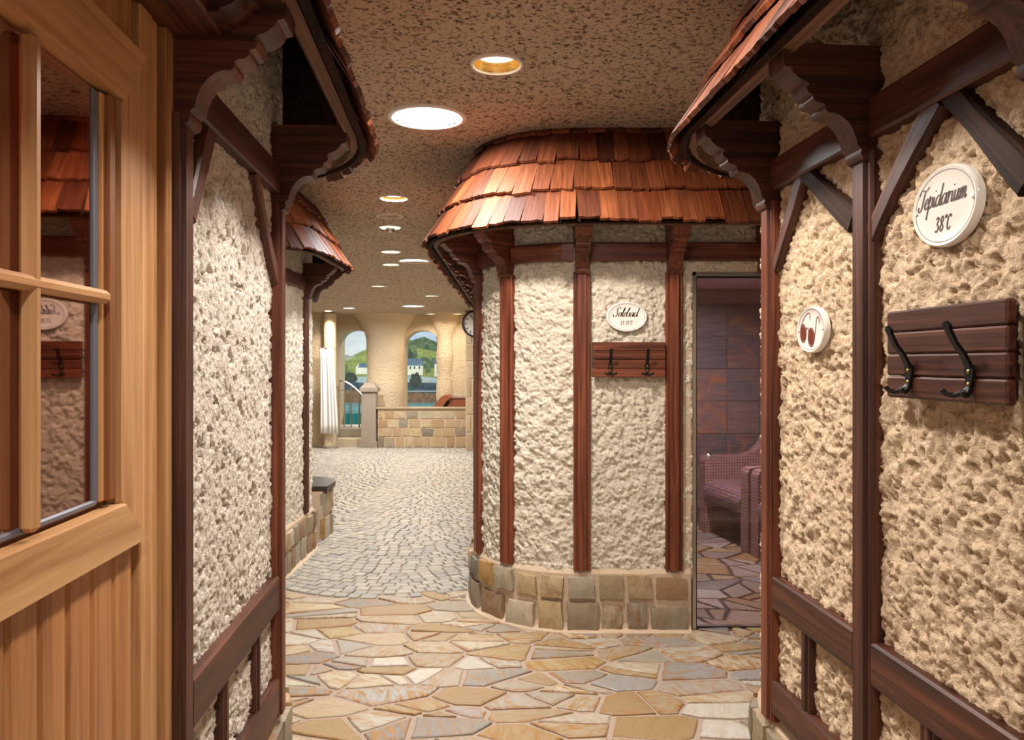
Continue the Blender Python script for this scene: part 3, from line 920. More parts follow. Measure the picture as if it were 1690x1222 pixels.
# wall thickness round the glass door opening
fr = pathC.frame(0)
for nm, a, b, z0, z1 in (('door_jamb', DX0 - .055, DX0 - .004, .0, DZ + .02), ('door_jamb', DX1 + .004, DX1 + .055, .0, DZ + .02), ('door_head', DX0 - .03, DX1 + .03, DZ - .004, DZ + .05)):
    MB().box((a, 4.499, z0), (b, 4.64, z1), .004).build(nm, M_mortar, wallC)
post_c = post_mesh(.352, 2.05, M_timber_red, .098, .034)
P4 = [pathC.near(.924, 4.5), pathC.near(.398, 4.5), pathC.near(-.03, 4.66), pathC.near(-.215, 4.93)]
for s in P4: put_post(pathC, s, wallC, post_c); put_bracket(pathC, s, wallC, BM_red)
put_bracket(pathC, sC(1.44), wallC, BM_red); put_bracket(pathC, sC(2.02), wallC, BM_red)
put_post(pathC, sC(2.02), wallC, post_c)
fl = [pathC.near(-.238, y) for y in (5.55, 6.25, 6.95, 7.65, 8.35, 9.05, 9.75)]
for s in fl: put_post(pathC, s, wallC, post_c); put_bracket(pathC, s, wallC, BM_red)
cuts = [sC(2.02), P4[0], P4[1], P4[2], P4[3]] + fl
for a, b in zip(cuts[:-1], cuts[1:]): beam(pathC, a + .047, b - .047, 2.113, 2.216, wallC, M_timber_red, .036)
mortar_base(pathC, sD1 + .012, pathC.len, wallC, .34); mortar_base(pathC, .2, sD0 - .01, wallC, .34)
stone_base(pathC, sD1 + .015, pathC.near(-.238, 6.2), wallC, 52, .335, .036, wr=(.13, .24))
shingle_roof(pathC, sC(2.3), pathC.near(-.238, 10.6), 'orange brown wooden shingle roof over the rounded cream turret', .305, 2.268, math.radians(61), seed=31, wr=(.075, .125))

# ------------------------------------------------------------------ building behind on the left
wallF = wall_obj('wall_far_left', [wall_patch(pathF, 0, pathF.len, .30, 2.95, (pathF.near(-1.64, 6.7), pathF.near(-2.5, 5.36)), (.3, 2.3), .010, rough_lumps, 23)], M_stucco_mid,
                 'grey cream stucco wall of the building behind on the left')
post_f = post_mesh(.352, 2.05, M_timber, .09, .034)
for (x, y) in ((-1.64, 6.22), (-2.2, 5.36), (-1.9, 6.72)):
    s = pathF.near(x, y); put_post(pathF, s, wallF, post_f); put_bracket(pathF, s, wallF, BM_dark)
put_bracket(pathF, pathF.near(-1.66, 6.55), wallF, BM_dark)
beam(pathF, pathF.near(-2.2, 6.75), pathF.near(-2.2, 5.36), 2.11, 2.21, wallF, M_timber, .030)
mortar_base(pathF, .5, pathF.len - .5, wallF, .34); stone_base(pathF, pathF.near(-2.1, 6.75), pathF.near(-2.0, 5.36), wallF, 62, .335)
shingle_roof(pathF, pathF.near(-2.6, 6.75), pathF.near(-3.0, 5.36), 'small weathered shingle eave of the building behind on the left', .30, seed=41)

# curved bench against it
bp = Path([(-2.9, 7.35), (-1.63, 7.35), (-1.63, 6.80)], [.30])
bench = empty('corner_bench', T(-1.9, 7.0, 0), 'dark wood seat slab on a stone plinth behind the left building', 'bench')
prof = []
for k in range(0, 9):
    a = PI / 2 - k * PI / 16; prof.append((-1.93 + .34 * math.cos(a), 7.06 + .34 * math.sin(a)))
top = [(-2.9, 7.40)] + prof + [(-1.59, 6.78), (-2.9, 6.78)]
MB().prism(top, .425, .47, 'xy').build('seat', M_bench, bench, frame=T(-2.2, 7.1, .45))
low = [(x - .04 if x > -2.5 else x, y - .04) for (x, y) in top]
low[-2] = (-1.63, 6.78); low[-1] = (-2.9, 6.78)
pl = MB().prism(low, 0, .425, 'xy').build('plinth', M_mortar, bench)
r_ = random.Random(9); bpath = Path([(-2.9, 7.36), (-1.63, 7.36), (-1.63, 6.77)], [.30])
for (za, zb) in ((.01, .21), (.21, .42)):
    s = bpath.len - .62
    while s < bpath.len - .03:
        w_ = min(r_.uniform(.13, .22), bpath.len - s)
        link_obj('plinth_stone', base_block(w_ - .01, zb - za - .012, .02, r_, 2).mesh('plinth_stone', M_base), pl, bpath.frame(s + w_ / 2, .0, (za + zb) / 2)); s += w_

# ------------------------------------------------------------------ wooden door on the left
kL = math.sqrt(1 + K * K)
FL = frame_from((-.595, 0, 0), (-K / kL, -1 / kL, 0), (1 / kL, -K / kL, 0), (0, 0, 1))     # x = -Y, y = into the corridor
door = link_obj('door_1', MB().box((-1.50 * kL, -.055, .0), (-.45 * kL, -.030, 2.34)).mesh('door_1', M_pine_dark), None, FL)
# window opening: the backing board is cut into four pieces round the glass
WY0, WY1, WZ0, WZ1 = .62, 1.395, 1.29, 2.0
m = MB()
for (ya, yb, za, zb) in ((.45, 1.50, 0, WZ0), (.45, 1.50, WZ1, 2.34), (.45, WY0, WZ0, WZ1), (WY1, 1.50, WZ0, WZ1)):
    m.box((-yb * kL, -.055, za), (-ya * kL, -.030, zb))
door.data = m.mesh('door_1', M_pine_dark)
tag(door, 'honey coloured wooden door with vertical boards and a four pane window', kind='structure')
def dpart(name, ya, yb, h0, h1, z0, z1, mat, grain='z', b=.003, parent=None):
    x0, x1 = -yb * kL, -ya * kL
    c = ((x0 + x1) / 2, (h0 + h1) / 2, (z0 + z1) / 2)
    fr = xframe(c, (0, 0, 1)) if grain == 'z' else xframe(c, (1, 0, 0))
    return MB().box((x0, h0, z0), (x1, h1, z1), b).build(name, mat, parent or door, frame=fr, space=FL)
# vertical boards below and above the window
y = 1.488
while y > .46:
    dpart('board', y - .080, y - .003, -.034, -.012, .02, WZ0 - .05, M_pine_board, b=.006)
    dpart('board', y - .080, y - .003, -.034, -.012, WZ1 + .05, 2.33, M_pine_board, b=.006)
    y -= .0835
def casing(pts, h0, h1, name, grain):
    """mitred casing piece, polygon in (Y,z), chamfered towards the corridor"""
    m = MB(); n = len(pts); c = cent(pts); vs = []
    for (h, k) in ((h0, 1.0), (h1 - .008, 1.0), (h1, None)):
        for p in pts:
            q = p
            if k is None:
                d = math.hypot(p[0] - c[0], p[1] - c[1]); f = 1 - .008 / d; q = (c[0] + (p[0] - c[0]) * f, c[1] + (p[1] - c[1]) * f)
            vs.append((-q[0] * kL, h, q[1]))
    fs = [tuple(range(n)), tuple(range(2 * n, 3 * n))]
    for r in range(2):
        for i in range(n): j = (i + 1) % n; fs.append((r * n + i, r * n + j, (r + 1) * n + j, (r + 1) * n + i))
    m.add(vs, fs); cc = (-c[0] * kL, h0, c[1])
    fr = xframe(cc, (0, 0, 1)) if grain == 'z' else xframe(cc, (1, 0, 0))
    return m.build(name, M_pine, door, frame=fr, space=FL)
iy0, iy1, iz0, iz1 = WY0, WY1 + .02, WZ0 - .012, WZ1 + .005
oy0, oy1, oz0, oz1 = WY0 - .10, 1.512, 1.196, 2.115
casing([(iy0, iz0), (iy1, iz0), (oy1, oz0), (oy0, oz0)], -.03, .010, 'window_casing', 'x')
casing([(iy0, iz1), (iy1, iz1), (oy1, oz1), (oy0, oz1)], -.03, .010, 'window_casing', 'x')
casing([(iy1, iz0), (oy1, oz0), (oy1, oz1), (iy1, iz1)], -.03, -.004, 'window_casing', 'z')
casing([(iy0, iz0), (oy0, oz0), (oy0, oz1), (iy0, iz1)], -.03, .010, 'window_casing', 'z')
# rebate, gasket, glass, glazing bars
dpart('rebate', 1.372, 1.400, -.055, -.006, WZ0, WZ1, M_pine_dark)
dpart('rebate', 1.358, 1.380, -.055, -.014, WZ0, WZ1, M_pine)
dpart('gasket', 1.336, 1.358, -.026, -.018, WZ0, WZ1, M_rubber)
dpart('gasket', WY0, 1.352, -.026, -.017, WZ0 - .004, WZ0 + .007, M_rubber, 'x')
pz = (WZ0 + .006, 1.643, WZ1)
BARY = (.875, 1.120)
prev = (WY0,) + BARY + (1.352,)
for a, b in zip(prev[:-1], prev[1:]):
    for z0, z1 in zip(pz[:-1], pz[1:]):
        dpart('pane', a, b, -.0255, -.0215, z0, z1, M_glass_door, b=0)
for yb in BARY: dpart('glazing_bar', yb - .012, yb + .012, -.021, .004, WZ0, WZ1, M_pine, b=.007)
dpart('glazing_bar', WY0, 1.358, -.021, .005, 1.632, 1.655, M_pine, 'x', b=.007)
# fixed stile strips and frame between the door and the stucco
fram = dpart('trim_1', 1.513, 1.574, -.06, -.008, 0.0, 2.34, M_pine)
fram.parent = None; setw(fram, W[fram.name]); tag(fram, 'narrow pine strips framing the wooden door', kind='structure')
dpart('strip', 1.580, 1.610, -.06, -.012, 0.0, 2.34, M_pine, parent=fram)
dpart('strip', 1.608, 1.622, -.06, -.022, 0.0, 2.34, M_pine_dark, parent=fram)
dpart('strip', 1.620, 1.668, -.06, .002, 0.0, 2.34, M_pine, parent=fram)
dpart('strip', 1.668, 1.690, -.06, -.010, 0.0, 2.34, M_pine_dark, parent=fram)
dpart('strip', 1.688, 1.702, -.06, .006, 0.0, 2.34, M_pine, parent=fram)
# wall over and beside the door, and the dim room behind it
m = MB()
m.box((-1.70 * kL, -.12, 2.34), (1.6 * kL, -.0, 2.95)); m.box((-.45 * kL, -.12, 0), (1.6 * kL, -.0, 2.34))
wb = m.build('wall_door_side', M_stucco_white, None, space=FL); tag(wb, 'stucco wall over the wooden door', kind='structure')
hd = MB().box((-1.735 * kL, -.02, 2.222), (-.3 * kL, .105, 2.30), .006).build('door_head_beam', M_timber, wb, frame=xframe((-1.0, .04, 2.26), (1, 0, 0)), space=FL)
M2 = FL @ T(-1.60 * kL, -.06, .012)
fr2 = BM_dark[2]
b_ = link_obj('bracket', BM_dark[0], wb, M2 @ fr2)
m = MB()
m.box((-1.75 * kL, -1.5, -.0), (-.2 * kL, -1.45, 2.5)); m.box((-1.76 * kL, -1.5, 0), (-1.72 * kL, -.06, 2.5)); m.box((-.25 * kL, -1.5, 0), (-.2 * kL, -.12, 2.5)); m.box((-1.75 * kL, -1.5, 2.45), (-.2 * kL, -.12, 2.5))
rb = m.build('wall_cabin', wood('cabin_panel', (70, 34, 20), (104, 54, 32), (132, 74, 46), .5), None, space=FL); tag(rb, 'red brown panelled walls of the cabin behind the wooden door', kind='structure')

# ------------------------------------------------------------------ glass door and the mosaic room behind
gd = empty('door_2', T((DX0 + DX1) / 2, 4.53, 0), 'tall tinted glass door with a thin steel frame', 'door'); gd['kind'] = 'structure'
del gd['category']
MB().box((DX0, 4.500, .0), (DX0 + .024, 4.56, DZ), .003).build('door_frame', M_steel, gd)
MB().box((DX1 - .024, 4.500, .0), (DX1, 4.56, DZ), .003).build('door_frame', M_steel, gd)
MB().box((DX0, 4.500, DZ - .024), (DX1, 4.56, DZ), .003).build('door_frame', M_steel, gd)
MB().box((DX0 + .026, 4.535, .012), (DX1 - .026, 4.543, DZ - .028)).build('pane', M_glass_mauve, gd)
MB().box((DX0 + .024, 4.530, .012), (DX0 + .034, 4.548, DZ - .026)).build('seal', M_black, gd)
MB().box((DX0 + .024, 4.530, .002), (DX1 - .024, 4.548, .014)).build('seal', M_black, gd)
MB().box((DX0 + .024, 4.530, DZ - .034), (DX1 - .024, 4.548, DZ - .024)).build('seal', M_black, gd)
kn = T(1.128, 4.530, 1.0)
MB().lathe([(.004, 0), (.010, .002), (.010, .016), (.016, .02), (.018, .032), (.010, .04), (.0, .041)], 16, kn @ Matrix.Rotation(PI / 2, 4, 'X')).build('door_knob', M_steel, gd, smooth=True)
RX0, RX1, RY1, RZ = .70, 3.30, 7.55, 2.24
m = MB(); m.box((RX0, RY1, 0), (RX1, RY1 + .1, RZ)); wI = m.build('wall_mosaic_room', M_mortar_floor); tag(wI, 'dark slate tiled wall inside the room behind the glass door', kind='structure')
m = MB(); m.box((RX0 - .1, 4.66, 0), (RX0, RY1 + .1, RZ)); m.box((RX1, 4.66, 0), (RX1 + .1, RY1 + .1, RZ))
m.build('side_wall', M_slate, wI)
MB().box((RX0 - .1, 4.64, RZ), (RX1 + .1, RY1 + .1, RZ + .08)).build('room_ceiling', plain('room_ceiling', (226, 206, 200), .8), wI)
r_ = random.Random(77); tw = .312
tile_meshes = []
for k in range(5):
    tile_meshes.append(MB().box((-tw / 2 + .002, -.012 - .003 * (k % 3), -tw / 2 + .002), (tw / 2 - .002, .002, tw / 2 - .002), .004).mesh('slate_tile', M_slate))
for i in range(-3, 4):
    for k in range(-4, 4):
        x, z = 2.055 + (i + .5) * tw, 1.166 + (k + .5) * tw
        if z > RZ or z - tw / 2 < -.15: continue
        link_obj('slate_tile', tile_meshes[r_.randrange(5)], wI, T(x, RY1, z) @ Matrix.Rotation(PI / 2 * r_.randrange(4), 4, 'Y'))
# paving inside
fi = MB().box((RX0, 4.50, -.05), (RX1, RY1, .003)).build('floor_mosaic_room', plain('dark_grout', (74, 58, 54), .8)); tag(fi, 'crazy paved floor inside the room behind the glass door', kind='structure')
rs2 = random.Random(15)
for c in crazy(RX0 + .02, RX1 - .02, 4.56, RY1 - .02, 130, rs2, .85):
    p = inset(c, rs2.uniform(.008, .014))
    if p is None or abs(area(p)) < .0015: continue
    o = stone_outline(p, rs2)
    if len(o) < 3: continue
    m = MB(); slab(m, o, .014, rs2, .001); q = cent(o); mark_rim(m.build('flagstone', M_flag, fi, frame=T(q[0], q[1], 0)), m)
# mosaic armchairs
def mosaic_chair(M, label):
    root = empty('mosaic_armchair', M, label, 'armchair', 'mosaic armchairs in the glass door room')
    side = [(.36, 0), (.36, .64), (.345, .675), (.31, .685), (-.02, .685), (-.12, .71), (-.20, .78), (-.26, .90), (-.30, 1.06), (-.34, 1.30), (-.37, 1.42), (-.41, 1.46), (-.56, 1.46), (-.56, 0)]
    for sy in (-1, 1):
        MB().prism(side, sy * .40 - .06, sy * .40 + .06, 'xz').build('armrest', M_mosaic, root, space=M)
    back = [(-.14, .40), (-.24, .70), (-.30, 1.0), (-.36, 1.30), (-.40, 1.42), (-.44, 1.45), (-.55, 1.45), (-.55, .0), (-.2, 0), (-.14, .3)]
    MB().prism(back, -.338, .338, 'xz').build('backrest', M_mosaic, root, space=M)
    st = [(-.16, .46), (.10, .47), (.24, .475)]
    for k in range(10):
        a = PI / 2 - k * PI * .95 / 9; st.append((.27 + .105 * math.cos(a), .37 + .105 * math.sin(a)))
    st += [(.20, .27), (.12, .20), (.08, .08), (.08, .0), (-.16, .0)]
    MB().prism(st, -.337, .337, 'xz').build('seat', M_mosaic_seat, root, space=M, smooth=True)
ca = math.radians(190.8)
mosaic_chair(T(2.14, 6.77, .014) @ Matrix.Rotation(ca, 4, 'Z'), 'rose mosaic tiled armchair nearest the slate wall behind the glass door')
mosaic_chair(T(2.14 + .187 * .97, 6.77 - .98 * .97, .014) @ Matrix.Rotation(ca, 4, 'Z'), 'second mosaic armchair, mostly hidden by the timber post beside the glass door')

# ------------------------------------------------------------------ lamps
def area_light(name, M, r, power, col, parent, spread=150):
    L = bpy.data.lights.new(name, 'AREA'); L.shape = 'DISK'; L.size = r * 2; L.energy = power; L.color = col; L.spread = math.radians(spread)
    return link_obj(name, L, parent, M)
LAB = {0: 'large round white ceiling lamp nearest, left of the shingle turret', 1: 'warm recessed round spotlight in the ceiling nearest the top edge', 2: 'small glaring ceiling spotlight beyond the large lamp',
       3: 'unlit flat ring in the ceiling between two spotlights', 4: 'ceiling spotlight with a protruding silver bulb', 5: 'warm ceiling spotlight in the row just past the protruding bulb',
       6: 'large flat oval white ceiling lamp halfway to the pool', 7: 'warm ceiling spotlight beside the large flat lamp halfway down', 8: 'faint warm ceiling spotlight past the row, left side',
       9: 'white ceiling spotlight near the turret eave far back', 10: 'wide flat white ceiling lamp farthest back', 11: 'flat white ceiling lamp far back above the curtain',
       12: 'unseen ceiling spotlight added above the view to light the corridor', 13: 'unseen ceiling spotlight added behind the viewer as fill light', 14: 'ceiling spotlight before the right arch, left of two', 15: 'ceiling spotlight before the right arch, right of two'}
POW = {'cool': 48, 'warm': 75, 'bright': 45, 'bulb': 28, 'small': 22, 'flat': 45, 'back': 52}
for i, (x, y, z, r, kd) in enumerate(LAMPS):
    M = T(x, y, z); lamp = empty('ceiling_lamp', M, LAB[i], 'lamp', 'round lamps let into the ceiling')
    deep = 2.4 < y < 8
    ring = [(r * .995, .010), (r * 1.0, -.006), (r * 1.04, -.012), (r * 1.14, -.010), (r * 1.17, .0), (r * 1.17, .012)]
    MB().lathe(ring + [(r * .995, .010)], 40, M).build('trim_ring', M_trim, lamp, smooth=True)
    lampmat = M_lamp_cool if kd in ('cool', 'flat', 'bright') else M_lamp_warm
    zd = {'cool': .004, 'warm': .036, 'bright': .02, 'flat': -.002, 'bulb': .03}.get(kd, .012)
    if not deep: zd = -.003
    if kd == 'ring':
        MB().lathe([(0, .004), (r, .004), (r, .008), (0, .008)], 32, M).build('cover_plate', M_ceiling, lamp); continue
    if deep and zd > .01:
        MB().lathe([(r * .99, -.004), (r * .86, zd), (r * .84, zd), (r * 1.0, .0)], 32, M, open_=True).build('reflector', M_reflector, lamp, smooth=True)
    rd = r * (.85 if deep and zd > .01 else .99)
    MB().lathe([(0, zd), (rd, zd), (rd, zd + .004), (0, zd + .004)], 32, M).build('diffuser', lampmat, lamp)
    if kd == 'bulb':
        MB().lathe([(0, -.055), (.03, -.05), (.042, -.03), (.042, .0), (.03, .02)], 20, M).build('bulb', M_steel, lamp, smooth=True)
    col = COOL if kd in ('cool', 'flat', 'bright') else (AMBER if kd == 'small' else WARM)
    area_light('lamp_light', T(x, y, (z - .008) if kd == 'warm' else z + zd - .006), max(rd * .9, .04), {8: 34, 9: 32, 10: 70, 11: 60, 14: 9, 15: 9}.get(i, POW[kd]), col, lamp, 170 if kd in ('cool', 'back', 'flat', 'warm') else 140)
# unseen lamp added to brighten the mosaic room
M = T(1.5, 6.1, RZ); lamp = empty('ceiling_lamp', M, 'small unseen lamp added in the mosaic room ceiling to brighten it', 'lamp')
MB().lathe([(0, -.01), (.07, -.01), (.08, 0), (0, 0)], 24, M).build('diffuser', M_lamp_room, lamp)
area_light('lamp_light', T(1.5, 6.1, RZ - .02), .08, 80, (1, .95, .92), lamp, 170)
# lamp of the cabin behind the wooden door
M = FL @ T(-1.0, -.8, 2.45); lamp = empty('cabin_lamp', M, 'small lamp inside the cabin behind the wooden door', 'lamp')
MB().lathe([(0, -.02), (.06, -.02), (.07, 0), (0, 0)], 20, M).build('diffuser', M_lamp_room, lamp)
area_light('lamp_light', FL @ T(-1.0, -.8, 2.42), .06, 16, (1, .5, .35), lamp, 170)

# ------------------------------------------------------------------ lettering drawn as pen strokes
GL = {
 'a': (1.0, [[(.75, .85), (.45, 1), (.12, .75), (.05, .3), (.28, 0), (.55, .2), (.76, .9)], [(.78, 1), (.74, .3), (.86, 0), (1.05, .2)]]),
 'b': (.86, [[(.0, .9), (.3, 1.6), (.34, 2.0), (.2, 1.95), (.12, 1.2), (.12, .3), (.35, 0), (.65, .2), (.7, .65), (.58, .92), (.86, .85)]]),
 'd': (1.0, [[(.72, .85), (.45, 1), (.12, .75), (.05, .3), (.28, 0), (.55, .2), (.75, .8)], [(.84, 2), (.76, 1), (.74, .3), (.86, 0), (1.05, .2)]]),
 'e': (.70, [[(.08, .42), (.5, .6), (.56, .86), (.36, 1), (.1, .7), (.1, .25), (.35, 0), (.72, .3)]]),
 'i': (.44, [[(.08, .98), (.1, .3), (.22, 0), (.46, .25)], [(.2, 1.42), (.25, 1.52)]]),
 'l': (.44, [[(0, .4), (.28, 1.4), (.3, 1.95), (.16, 1.95), (.08, 1.2), (.08, .3), (.22, 0), (.46, .25)]]),
 'm': (1.12, [[(.05, 1), (.08, 0)], [(.08, .5), (.3, 1), (.43, .8), (.43, 0)], [(.43, .5), (.66, 1), (.8, .8), (.8, .25), (.92, 0), (1.12, .25)]]),
 'o': (.84, [[(.4, 1), (.12, .75), (.1, .25), (.38, 0), (.65, .3), (.64, .75), (.4, 1), (.5, .84), (.86, .88)]]),
 'p': (.78, [[(.12, 1.2), (.1, 0), (.05, -1.0)], [(.1, .5), (.35, 1), (.62, .8), (.6, .25), (.36, 0), (.14, .2)]]),
 'r': (.60, [[(.02, .85), (.12, 1), (.12, 0)], [(.12, .5), (.34, .95), (.6, .9)]]),
 'u': (.92, [[(.08, 1), (.08, .3), (.25, 0), (.5, .3), (.6, 1)], [(.62, 1), (.6, .25), (.72, 0), (.94, .25)]]),
 'S': (1.12, [[(1.2, 1.75), (1.0, 2.1), (.62, 2.02), (.48, 1.6), (.72, 1.05), (.72, .35), (.34, -.08), (-.1, .15), (-.05, .48), (.12, .45)]]),
 'T': (.92, [[(-.25, 1.45), (-.1, 1.85), (.2, 1.95), (.6, 1.8), (1.0, 1.85), (1.25, 2.1)], [(.72, 1.85), (.58, 1), (.5, .25), (.22, -.1), (-.1, .15), (.0, .4)]]),
 '3': (.92, [[(.1, 1.6), (.35, 1.9), (.6, 1.6), (.35, 1.05), (.65, .6), (.4, 0), (.05, .25)]]),
 '5': (.92, [[(.65, 1.9), (.2, 1.9), (.15, 1.1), (.45, 1.2), (.65, .65), (.4, 0), (.05, .2)]]),
 '8': (.92, [[(.35, 1.0), (.1, 1.45), (.36, 1.9), (.6, 1.5), (.35, 1.0), (.08, .5), (.35, 0), (.65, .5), (.35, 1.0)]]),
 '-': (.6, [[(.1, .8), (.45, .8)]]),
 '°': (.5, [[(.2, 1.55), (.08, 1.75), (.2, 1.95), (.32, 1.75), (.2, 1.55)]]),
 'C': (.85, [[(.7, 1.5), (.5, 1.9), (.15, 1.5), (.08, .6), (.35, 0), (.72, .35)]]),
 ' ': (.45, []),
}
def catmull(p, k=5):
    if len(p) < 3: return [Vector(q) for q in p]
    P_ = [Vector(p[0])] + [Vector(q) for q in p] + [Vector(p[-1])]; out = []
    for i in range(1, len(P_) - 2):
        a, b, c, d = P_[i - 1], P_[i], P_[i + 1], P_[i + 2]
        for j in range(k):
            t = j / k
            out.append(.5 * ((2 * b) + (c - a) * t + (2 * a - 5 * b + 4 * c - d) * t * t + (3 * b - a - 3 * c + d) * t ** 3))
    out.append(P_[-2]); return out
def ribbon(mb, pts, wmin, wmax, z):
    n = len(pts); vs = []
    for i, p in enumerate(pts):
        t = (pts[min(i + 1, n - 1)] - pts[max(i - 1, 0)])
        t = t.normalized() if t.length > 1e-9 else Vector((1, 0))
        ww = (wmin + (wmax - wmin) * abs(t.y) ** 1.5) / 2; q = Vector((-t.y, t.x)) * ww
        vs += [(p.x + q.x, p.y + q.y, z), (p.x - q.x, p.y - q.y, z)]
    mb.add(vs, [(2 * i, 2 * i + 1, 2 * i + 3, 2 * i + 2) for i in range(n - 1)])
def lettering(text, cx_, y0, xh, z, slant=.32, wmin=.06, wmax=.24, sx=.92):
    mb = MB(); tw_ = sum(GL[c][0] for c in text) * xh * sx; x = cx_ - tw_ / 2
    for c in text:
        adv, st = GL[c]
        for s_ in st:
            pts = [Vector((x + (q.x * sx + q.y * slant) * xh, y0 + q.y * xh)) for q in catmull(s_)]
            ribbon(mb, pts, wmin * xh, wmax * xh, z)
        x += adv * xh * sx
    return mb
def ellipse_line(mb, a, b, z, wd, n=56, c=(0, 0)):
    vs = []
    for k in range(n):
        t = 2 * PI * k / n
        for d in (-wd / 2, wd / 2): vs.append((c[0] + (a + d) * math.cos(t), c[1] + (b + d) * math.sin(t), z))
    mb.add(vs, [(2 * k, 2 * k + 1, (2 * k + 3) % (2 * n), (2 * k + 2) % (2 * n)) for k in range(n)])
def oval_sign(M, a, b, label, content):
    root = empty('oval_sign', M, label, 'sign', 'oval enamel signs')
    rim = [(0, -.004), (1.0, -.004), (1.0, .004), (.985, .010), (.955, .013), (.92, .0125), (.88, .0105), (.5, .0105), (0, .0105)]
    MB().lathe(rim, 56, None, a, b).build('plate', M_ceramic, root, space=M, smooth=True)
    z = .0112
    mb = MB(); ellipse_line(mb, a * .885, b * .87, z, .0014); mb.build('border_line', M_ink_grey, root, space=M)
    for sx in (-1, 1):
        MB().lathe([(.0042, .0), (.0042, .0025), (.0025, .004), (0, .0044)], 12, T(sx * a * .845, 0, .010)).build('screw', M_ceramic, root, space=M, smooth=True)
    if content == 'glasses':
        fr = MB(); ln = MB()
        for cx_, cy_ in ((-.048, -.009), (.004, -.022)):
            vs = [(cx_, cy_, z + .0004)]; n = 28
            for k in range(n):
                t = 2 * PI * k / n; vs.append((cx_ + .0165 * math.cos(t), cy_ + .023 * math.sin(t), z + .0004))
            ln.add(vs, [(0, 1 + k, 1 + (k + 1) % n) for k in range(n)])
            ellipse_line(fr, .0195, .0265, z + .0002, .004, 28, (cx_, cy_))
        for pts in ([(-.028, .000), (-.022, .006), (-.014, .004), (-.014, -.008)], [(-.068, -.004), (-.062, .014), (-.042, .036), (-.018, .049), (-.006, .046), (-.004, .029)], [(.024, -.030), (.032, .004), (.038, .028), (.047, .035), (.053, .030), (.055, .016)]):
            ribbon(fr, catmull(pts), .003, .0034, z + .0002)
        ln.build('lens_print', M_lens, root, space=M); fr.build('frame_print', plain('rose_ink', (128, 74, 66), .4), root, space=M)
    else:
        t1, t2, xh = content
        lettering(t1, -.008, .004 if len(t1) > 8 else .0, xh, z).build('lettering', M_ink, root, space=M)
        lettering(t2, -.004, -.052 if len(t1) > 8 else -.046, .0165 if len(t1) > 8 else .0120, z, .22, .09, .26, 1.05).build('temperature', M_ink, root, space=M)
oval_sign(pathR.view(sR(1.672), .012, 1.864), .1135, .0866, 'white oval sign reading Tepidarium above the large coat hooks', ('Tepidarium', '38°C', .0225))
oval_sign(pathR.view(sR(2.295), .012, 1.628), .093, .068, 'white oval sign with a pair of spectacles on the right wall', 'glasses')
oval_sign(pathC.view(pathC.near(.652, 4.5), .012, 1.795), .117, .085, 'white oval sign reading Solebad on the turret', ('Solebad', '33-35°C', .0250))

# ------------------------------------------------------------------ coat hook racks
def hook_rack(M, wd, label, mat):
    root = empty('coat_rack', M, label, 'coat rack', 'wooden coat hook racks')
    h = .2; bh = h / 4
    for x in (-wd * .38, wd * .38):
        MB().box((x - .02, -h / 2 + .01, -.012), (x + .02, h / 2 - .01, .010)).build('batten', M_timber_black, root, space=M)
    for k in range(4):
        y0 = -h / 2 + k * bh; y1 = y0 + bh
        MB().box((-wd / 2, y0 + .0006, .010), (wd / 2, y1 - .0006, .032), .0045).build('board', mat, root, frame=T(0, (y0 + y1) / 2, .02), space=M)
    for x in (-.105, .102):
        m = MB(); zb = .032
        m.strap([(x, .062, zb + .052), (x, .054, zb + .050), (x, .044, zb + .046), (x, .02, zb + .034), (x, -.004, zb + .016), (x, -.024, zb + .006), (x, -.032, zb + .003)],
                [.005, .022, .016, .015, .016, .017, .016], .007)
        m.strap([(x, -.024, zb + .003), (x, -.034, zb + .003), (x, -.046, zb + .003), (x, -.062, zb + .003), (x, -.076, zb + .003)], [.016, .028, .024, .015, .012], .006)
        for sx in (-1, 1):
            m.tube([(x, -.070, zb + .004), (x + sx * .008, -.080, zb + .012), (x + sx * .018, -.085, zb + .024), (x + sx * .027, -.082, zb + .034), (x + sx * .031, -.074, zb + .040)], [.006, .0058, .0054, .0050, .0054], 7)
        hk = m.build('hook', M_iron, root, space=M, smooth=False)
        for yy in (-.037, -.062):
            MB().lathe([(.0042, 0), (.0042, .0015), (.0025, .003), (0, .003)], 10, T(x, yy, zb + .0055)).build('screw', M_brass, hk, space=M, smooth=True)
hook_rack(pathR.view(sR(1.650), .014, 1.551), .404, 'dark wooden coat rack with two iron hooks under the Tepidarium sign', M_timber)
hook_rack(pathC.view(pathC.near(.662, 4.5), .014, 1.551), .415, 'red brown wooden coat rack with two iron hooks under the Solebad sign', M_timber_red)

